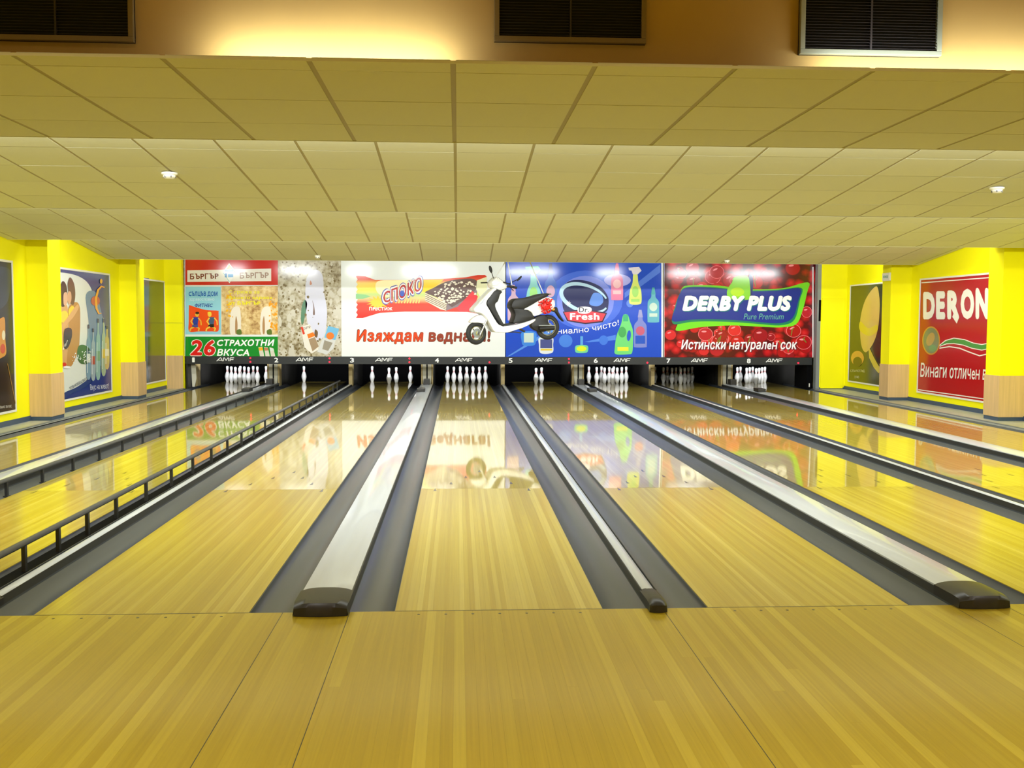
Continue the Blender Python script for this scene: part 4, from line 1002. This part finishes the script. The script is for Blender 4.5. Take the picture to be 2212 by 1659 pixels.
for u, v_, sec, lab, r in ((366, 373, 2, 'round white smoke detector on the left of the bright ceiling run', .066), (2154, 405, 2, 'round white smoke detector on the right of the bright ceiling run', .062), (686, 552, 4, 'small white ceiling disc above the snack advert', .05), (1571, 562, 4, 'small white ceiling disc above the cherry advert', .05)):
    y = 3.5 if sec == 2 else 12.5
    for _ in range(6):
        z = on(sec, y); p = un(u, v_, 2, z); y = .5*y+.5*p.y
    detector(p.x, y, on(sec, y), lab, r)

# ================================================================== HANGING SCOOTER
TH = math.radians(16); K = .001084
sc = empty('scooter', (0, 0, 0), label='white motor scooter with black seat and red bow hung on ropes before the panels', cat='scooter')
p0 = un(980+1000/7.9, 560+1000/7.9, 1, 13.5)
sc.location = p0; sc.rotation_euler = (0, 0, TH)
def q(x, y, t=0): return ((x-1000)*K/math.cos(TH), t, (1000-y)*K)
def puff(name, pts, hw, m, bev=.02, t0=0, smoothpts=True, parent=None, **k):
    """side outline (crop units) given lateral width, with rounded edges"""
    if smoothpts:
        out = []; n = len(pts)
        for i in range(n):
            a, b, c, d = pts[i-1], pts[i], pts[(i+1) % n], pts[(i+2) % n]
            for j in range(3):
                t = j/3
                out.append(tuple(.5*(2*b[e]+(c[e]-a[e])*t+(2*a[e]-5*b[e]+4*c[e]-d[e])*t*t+(3*b[e]-a[e]-3*c[e]+d[e])*t**3) for e in (0, 1)))
        pts = out
    P = [Vector((q(x, y)[0], q(x, y)[2])) for x, y in pts]; n = len(P)
    A = sum(P[i].x*P[(i+1) % n].y-P[(i+1) % n].x*P[i].y for i in range(n))
    if A < 0: P.reverse()
    nor = []
    for i in range(n):
        e = (P[(i+1) % n]-P[i-1]); e = e.normalized() if e.length else Vector((1, 0)); nor.append(Vector((-e.y, e.x)))
    lay = [(-hw, bev), (-hw+bev*.3, bev*.3), (-hw+bev, 0), (hw-bev, 0), (hw-bev*.3, bev*.3), (hw, bev)]
    v = []; f = []
    for t, ins in lay:
        for p_, no in zip(P, nor): c = p_+no*ins; v.append((c.x, t+t0, c.y))
    for L in range(len(lay)-1):
        f += [(L*n+i, L*n+(i+1) % n, (L+1)*n+(i+1) % n, (L+1)*n+i) for i in range(n)]
    from mathutils.geometry import tessellate_polygon
    for L in (0, len(lay)-1):
        tri = tessellate_polygon([[Vector((v[L*n+i][0], v[L*n+i][2], 0)) for i in range(n)]])
        f += [tuple(L*n+i for i in t_) for t_ in tri]
    return MB().add(v, f).build(name, m, parent or sc, smooth=True, **k)
def torus(R, r, n=40, m_=10, sx=1.0):
    v = []; f = []
    for i in range(n):
        a = 2*math.pi*i/n
        for j in range(m_):
            b = 2*math.pi*j/m_; rr = R+r*math.cos(b)
            v.append((rr*math.cos(a), sx*r*math.sin(b), rr*math.sin(a)))
    for i in range(n):
        for j in range(m_): f.append((i*m_+j, ((i+1) % n)*m_+j, ((i+1) % n)*m_+(j+1) % m_, i*m_+(j+1) % m_))
    return v, f
def wheel(name, cx, cy, R, steer, nsp):
    c = Vector(q(cx, cy)); wh = empty(name, c); wh.parent = sc; wh.rotation_euler = (0, 0, steer)
    r = .045
    MB().add(*torus(R-r, r, sx=.95)).build('tyre', M['rubber'], wh, smooth=True)
    MB().add(*torus(R-2*r+.008, .016, sx=1.6)).build('rim', M['chrome'], wh, smooth=True)
    mb = MB()
    for i in range(nsp):
        a = 2*math.pi*i/nsp; mb.tube((.03*math.cos(a), 0, .03*math.sin(a)), ((R-2*r)*math.cos(a+.2), 0, (R-2*r)*math.sin(a+.2)), .011, .009)
    mb.tube((0, -.05, 0), (0, .05, 0), .038, n=16).build('spokes', M['chrome'], wh, smooth=True)
    MB().tube((0, -.04, 0), (0, -.034, 0), .085, n=24).build('brake_disc', M['grey'], wh, smooth=True)
    return wh
wheel('front_wheel', 380, 1262, .212, math.radians(14), 6)
wheel('rear_wheel', 1622, 1158, .236, 0, 5)
puff('leg_shield', [(640, 505), (540, 590), (430, 710), (345, 805), (300, 862), (330, 908), (420, 922), (500, 985), (560, 1080), (640, 1225), (720, 1246), (870, 1250), (1010, 1208), (1160, 1160), (1335, 1065), (1350, 1015), (1240, 1055), (1040, 1110), (830, 1140), (760, 1130), (690, 1080), (560, 860), (512, 770), (545, 680), (680, 540)], .165, M['white'], .016)
puff('inner_shield', [(660, 535), (775, 560), (740, 610), (705, 720), (662, 765), (668, 840), (740, 990), (815, 1132), (760, 1128), (640, 960), (540, 810), (518, 750), (560, 660)], .172, M['vinyl'], .014)
puff('shield_groove', [(470, 680), (480, 686), (440, 752), (390, 790), (384, 782), (430, 742)], .168, M['grey'], .004, smoothpts=False)
puff('floor_mat', [(800, 1118), (960, 1092), (1000, 1092), (1000, 1104), (830, 1134)], .15, M['vinyl'], .01)
puff('handlebar_cowl', [(605, 470), (600, 400), (645, 345), (700, 308), (780, 360), (880, 445), (870, 500), (810, 530), (740, 545), (650, 505)], .15, M['white'], .05)
puff('headlight', [(610, 455), (625, 415), (690, 395), (745, 400), (720, 440), (660, 468)], .12, M['lens'], .012, t0=-.045)
puff('neck', [(690, 530), (785, 540), (760, 590), (700, 570)], .06, M['vinyl'], .015)
g = MB(); g.tube(q(870, 470, -.10), q(900, 475, -.30), .020, n=12).tube(q(880, 470, .10), q(900, 470, .30), .020, n=12).build('handlebar', M['vinyl'], sc, smooth=True)
MB().tube(q(885, 470, -.22), q(992, 498, -.28), .021, n=12).build('grip', M['vinyl'], sc, smooth=True)
MB().tube(q(640, 400, .2), q(542, 402, .3), .012, n=10).build('grip', M['vinyl'], sc, smooth=True)
MB().tube(q(800, 400, -.15), q(890, 440, -.24), .012).tube(q(890, 490, -.24), q(935, 548, -.28), .008).build('brake_lever', M['vinyl'], sc)
def mirror(sx, sy, mx, my, t1, rx, rz, rot):
    mm = empty('mirror', Vector(q(sx, sy, t1*.6))); mm.parent = sc
    o = Vector(q(sx, sy, t1*.6)); e = Vector(q(mx, my, t1))
    MB().tube((0, 0, 0), e-o, .007, n=8).build('stem', M['vinyl'], mm, smooth=True)
    v = []; f = []
    for i in range(9):
        a = math.pi*i/8
        for j in range(16):
            b = 2*math.pi*j/16
            x, z, y = rx*math.sin(a)*math.cos(b), rz*math.cos(a), .022*math.sin(a)*math.sin(b)
            v.append((e.x-o.x+x*math.cos(rot)-z*math.sin(rot), e.y-o.y+y, e.z-o.z+x*math.sin(rot)+z*math.cos(rot)))
    for i in range(8):
        for j in range(16): f.append((i*16+j, i*16+(j+1) % 16, (i+1)*16+(j+1) % 16, (i+1)*16+j))
    MB().add(v, f).build('glass', M['vinyl'], mm, smooth=True)
mirror(648, 340, 578, 190, -.16, .030, .070, math.radians(16)); mirror(895, 425, 1040, 338, -.26, .020, .066, math.radians(-46))
puff('seat', [(942, 800), (975, 715), (1040, 672), (1160, 664), (1290, 640), (1420, 600), (1530, 578), (1605, 588), (1560, 635), (1430, 702), (1290, 780), (1160, 850), (1050, 845), (980, 850)], .15, M['vinyl'], .02)
puff('under_seat_body', [(948, 810), (1050, 835), (1165, 845), (1250, 880), (1310, 930), (1348, 1000), (1200, 1065), (985, 1095), (1000, 1010), (1012, 940), (985, 870)], .14, M['vinyl'], .018)
puff('rear_fairing', [(1160, 852), (1290, 780), (1430, 695), (1545, 645), (1650, 660), (1702, 740), (1685, 830), (1560, 890), (1345, 972), (1300, 915), (1235, 872)], .155, M['white'], .02)
puff('fairing_vent', [(1285, 895), (1375, 845), (1380, 858), (1290, 910)], .157, M['whitep'], .004, smoothpts=False)
puff('swing_unit', [(1340, 1010), (1420, 965), (1520, 945), (1590, 1000), (1600, 1080), (1640, 1140), (1600, 1190), (1540, 1230), (1440, 1230), (1350, 1200), (1290, 1130)], .075, M['vinyl'], .025, t0=-.06)
MB().tube(q(1420, 1180, -.15), q(1680, 1170, -.15), .042, .04, n=16).build('exhaust', M['vinyl'], sc, smooth=True)
MB().tube(q(1400, 1130, -.205), q(1680, 1130, -.205), .012, n=10).build('exhaust_trim', M['grey'], sc, smooth=True)
puff('rear_mudguard', [(1600, 870), (1640, 845), (1765, 808), (1785, 830), (1800, 890), (1860, 990), (1905, 1055), (1895, 1060), (1830, 1000), (1760, 900), (1700, 882), (1620, 890)], .05, M['vinyl'], .012, smoothpts=False)
puff('indicator', [(1675, 848), (1695, 828), (1725, 838), (1728, 862), (1700, 872), (1680, 866)], .07, M['amber'], .01)
puff('front_mudguard', [(262, 1078), (290, 1030), (340, 990), (410, 958), (470, 962), (520, 1010), (540, 1040), (505, 1100), (400, 1085), (330, 1085)], .07, M['white'], .014)
MB().tube(q(535, 1045, -.085), q(428, 1285, -.085), .017, n=10).tube(q(535, 1045, .085), q(428, 1285, .085), .017, n=10).build('fork', M['chrome'], sc, smooth=True)
MB().tube(q(560, 1000, 0), q(520, 1060, 0), .03).build('steering_stem', M['vinyl'], sc)
MB().path([q(1540, 640, -.1), q(1600, 600, -.1), q(1662, 585, -.05), q(1662, 585, .05), q(1600, 600, .1)], .011).build('grab_rail', M['chrome'], sc, smooth=True)
MB().path([q(910, 1245, -.06), q(1010, 1240, -.1), q(1120, 1255, -.12)], .011).path([q(1130, 1190, 0), q(1220, 1235, 0)], .02).build('stand', M['trim'], sc, smooth=True)
# ribbon bow on the fairing
bw_ = empty('ribbon_bow', Vector(q(1530, 790, -.17))); bw_.parent = sc
rn = random.Random(3); loop = None
MB().lathe([(.09, 0), (.085, .03), (.05, .05)], 18).build('bow_core', M['bow'], bw_, smooth=True).rotation_euler = (math.pi/2, 0, 0)
for i in range(70):
    a = rn.uniform(0, 6.283); R = .125*math.sqrt(rn.random()); d = rn.uniform(.03, .075)
    if loop is None:
        n = 8; v = []; f = []
        for k in range(n+1):
            t = math.pi*k/n*1.25; v += [(.028*math.sin(t), -.012, .028*(1-math.cos(t))), (.028*math.sin(t), .012, .028*(1-math.cos(t)))]
        f = [(2*k, 2*k+1, 2*k+3, 2*k+2) for k in range(n)]
        loop = MB().add(v, f).build('ribbon_loop', M['bow'], bw_, smooth=True); o = loop
    else: o = shared(loop, 'ribbon_loop', bw_)
    o.location = (R*math.cos(a), -d+.02, R*math.sin(a)*1.1); o.rotation_euler = (rn.uniform(0, 6.28), rn.uniform(0, 6.28), rn.uniform(0, 6.28))
# ropes up to the hidden ceiling
def rope(a, b, label):
    t = tag(MB().tube(a, b, .009, n=8).build('rope', M['rope'], None, smooth=True), label, 'rope', 'ropes of the hanging scooter')
def W3(x, y, t=0):
    v = Vector(q(x, y, t)); c, s2 = math.cos(TH), math.sin(TH); return p0+Vector((v.x*c-v.y*s2, v.x*s2+v.y*c, v.z))
def upto(a, u, v_):
    b = un(u, v_, 1, a.y); d = (b-a); return a+d*((3.05-a.z)/d.z)
a = W3(712, 312, 0); rope(a, upto(a, 1092, 565), 'slanting white rope from the scooter handlebar')
a = W3(920, 462, -.24); rope(a, upto(a, 1097, 565), 'upright white rope at the scooter grip')
a = W3(1560, 610, 0); rope(a, upto(a, 1145, 566), 'slanting white rope from the scooter seat')
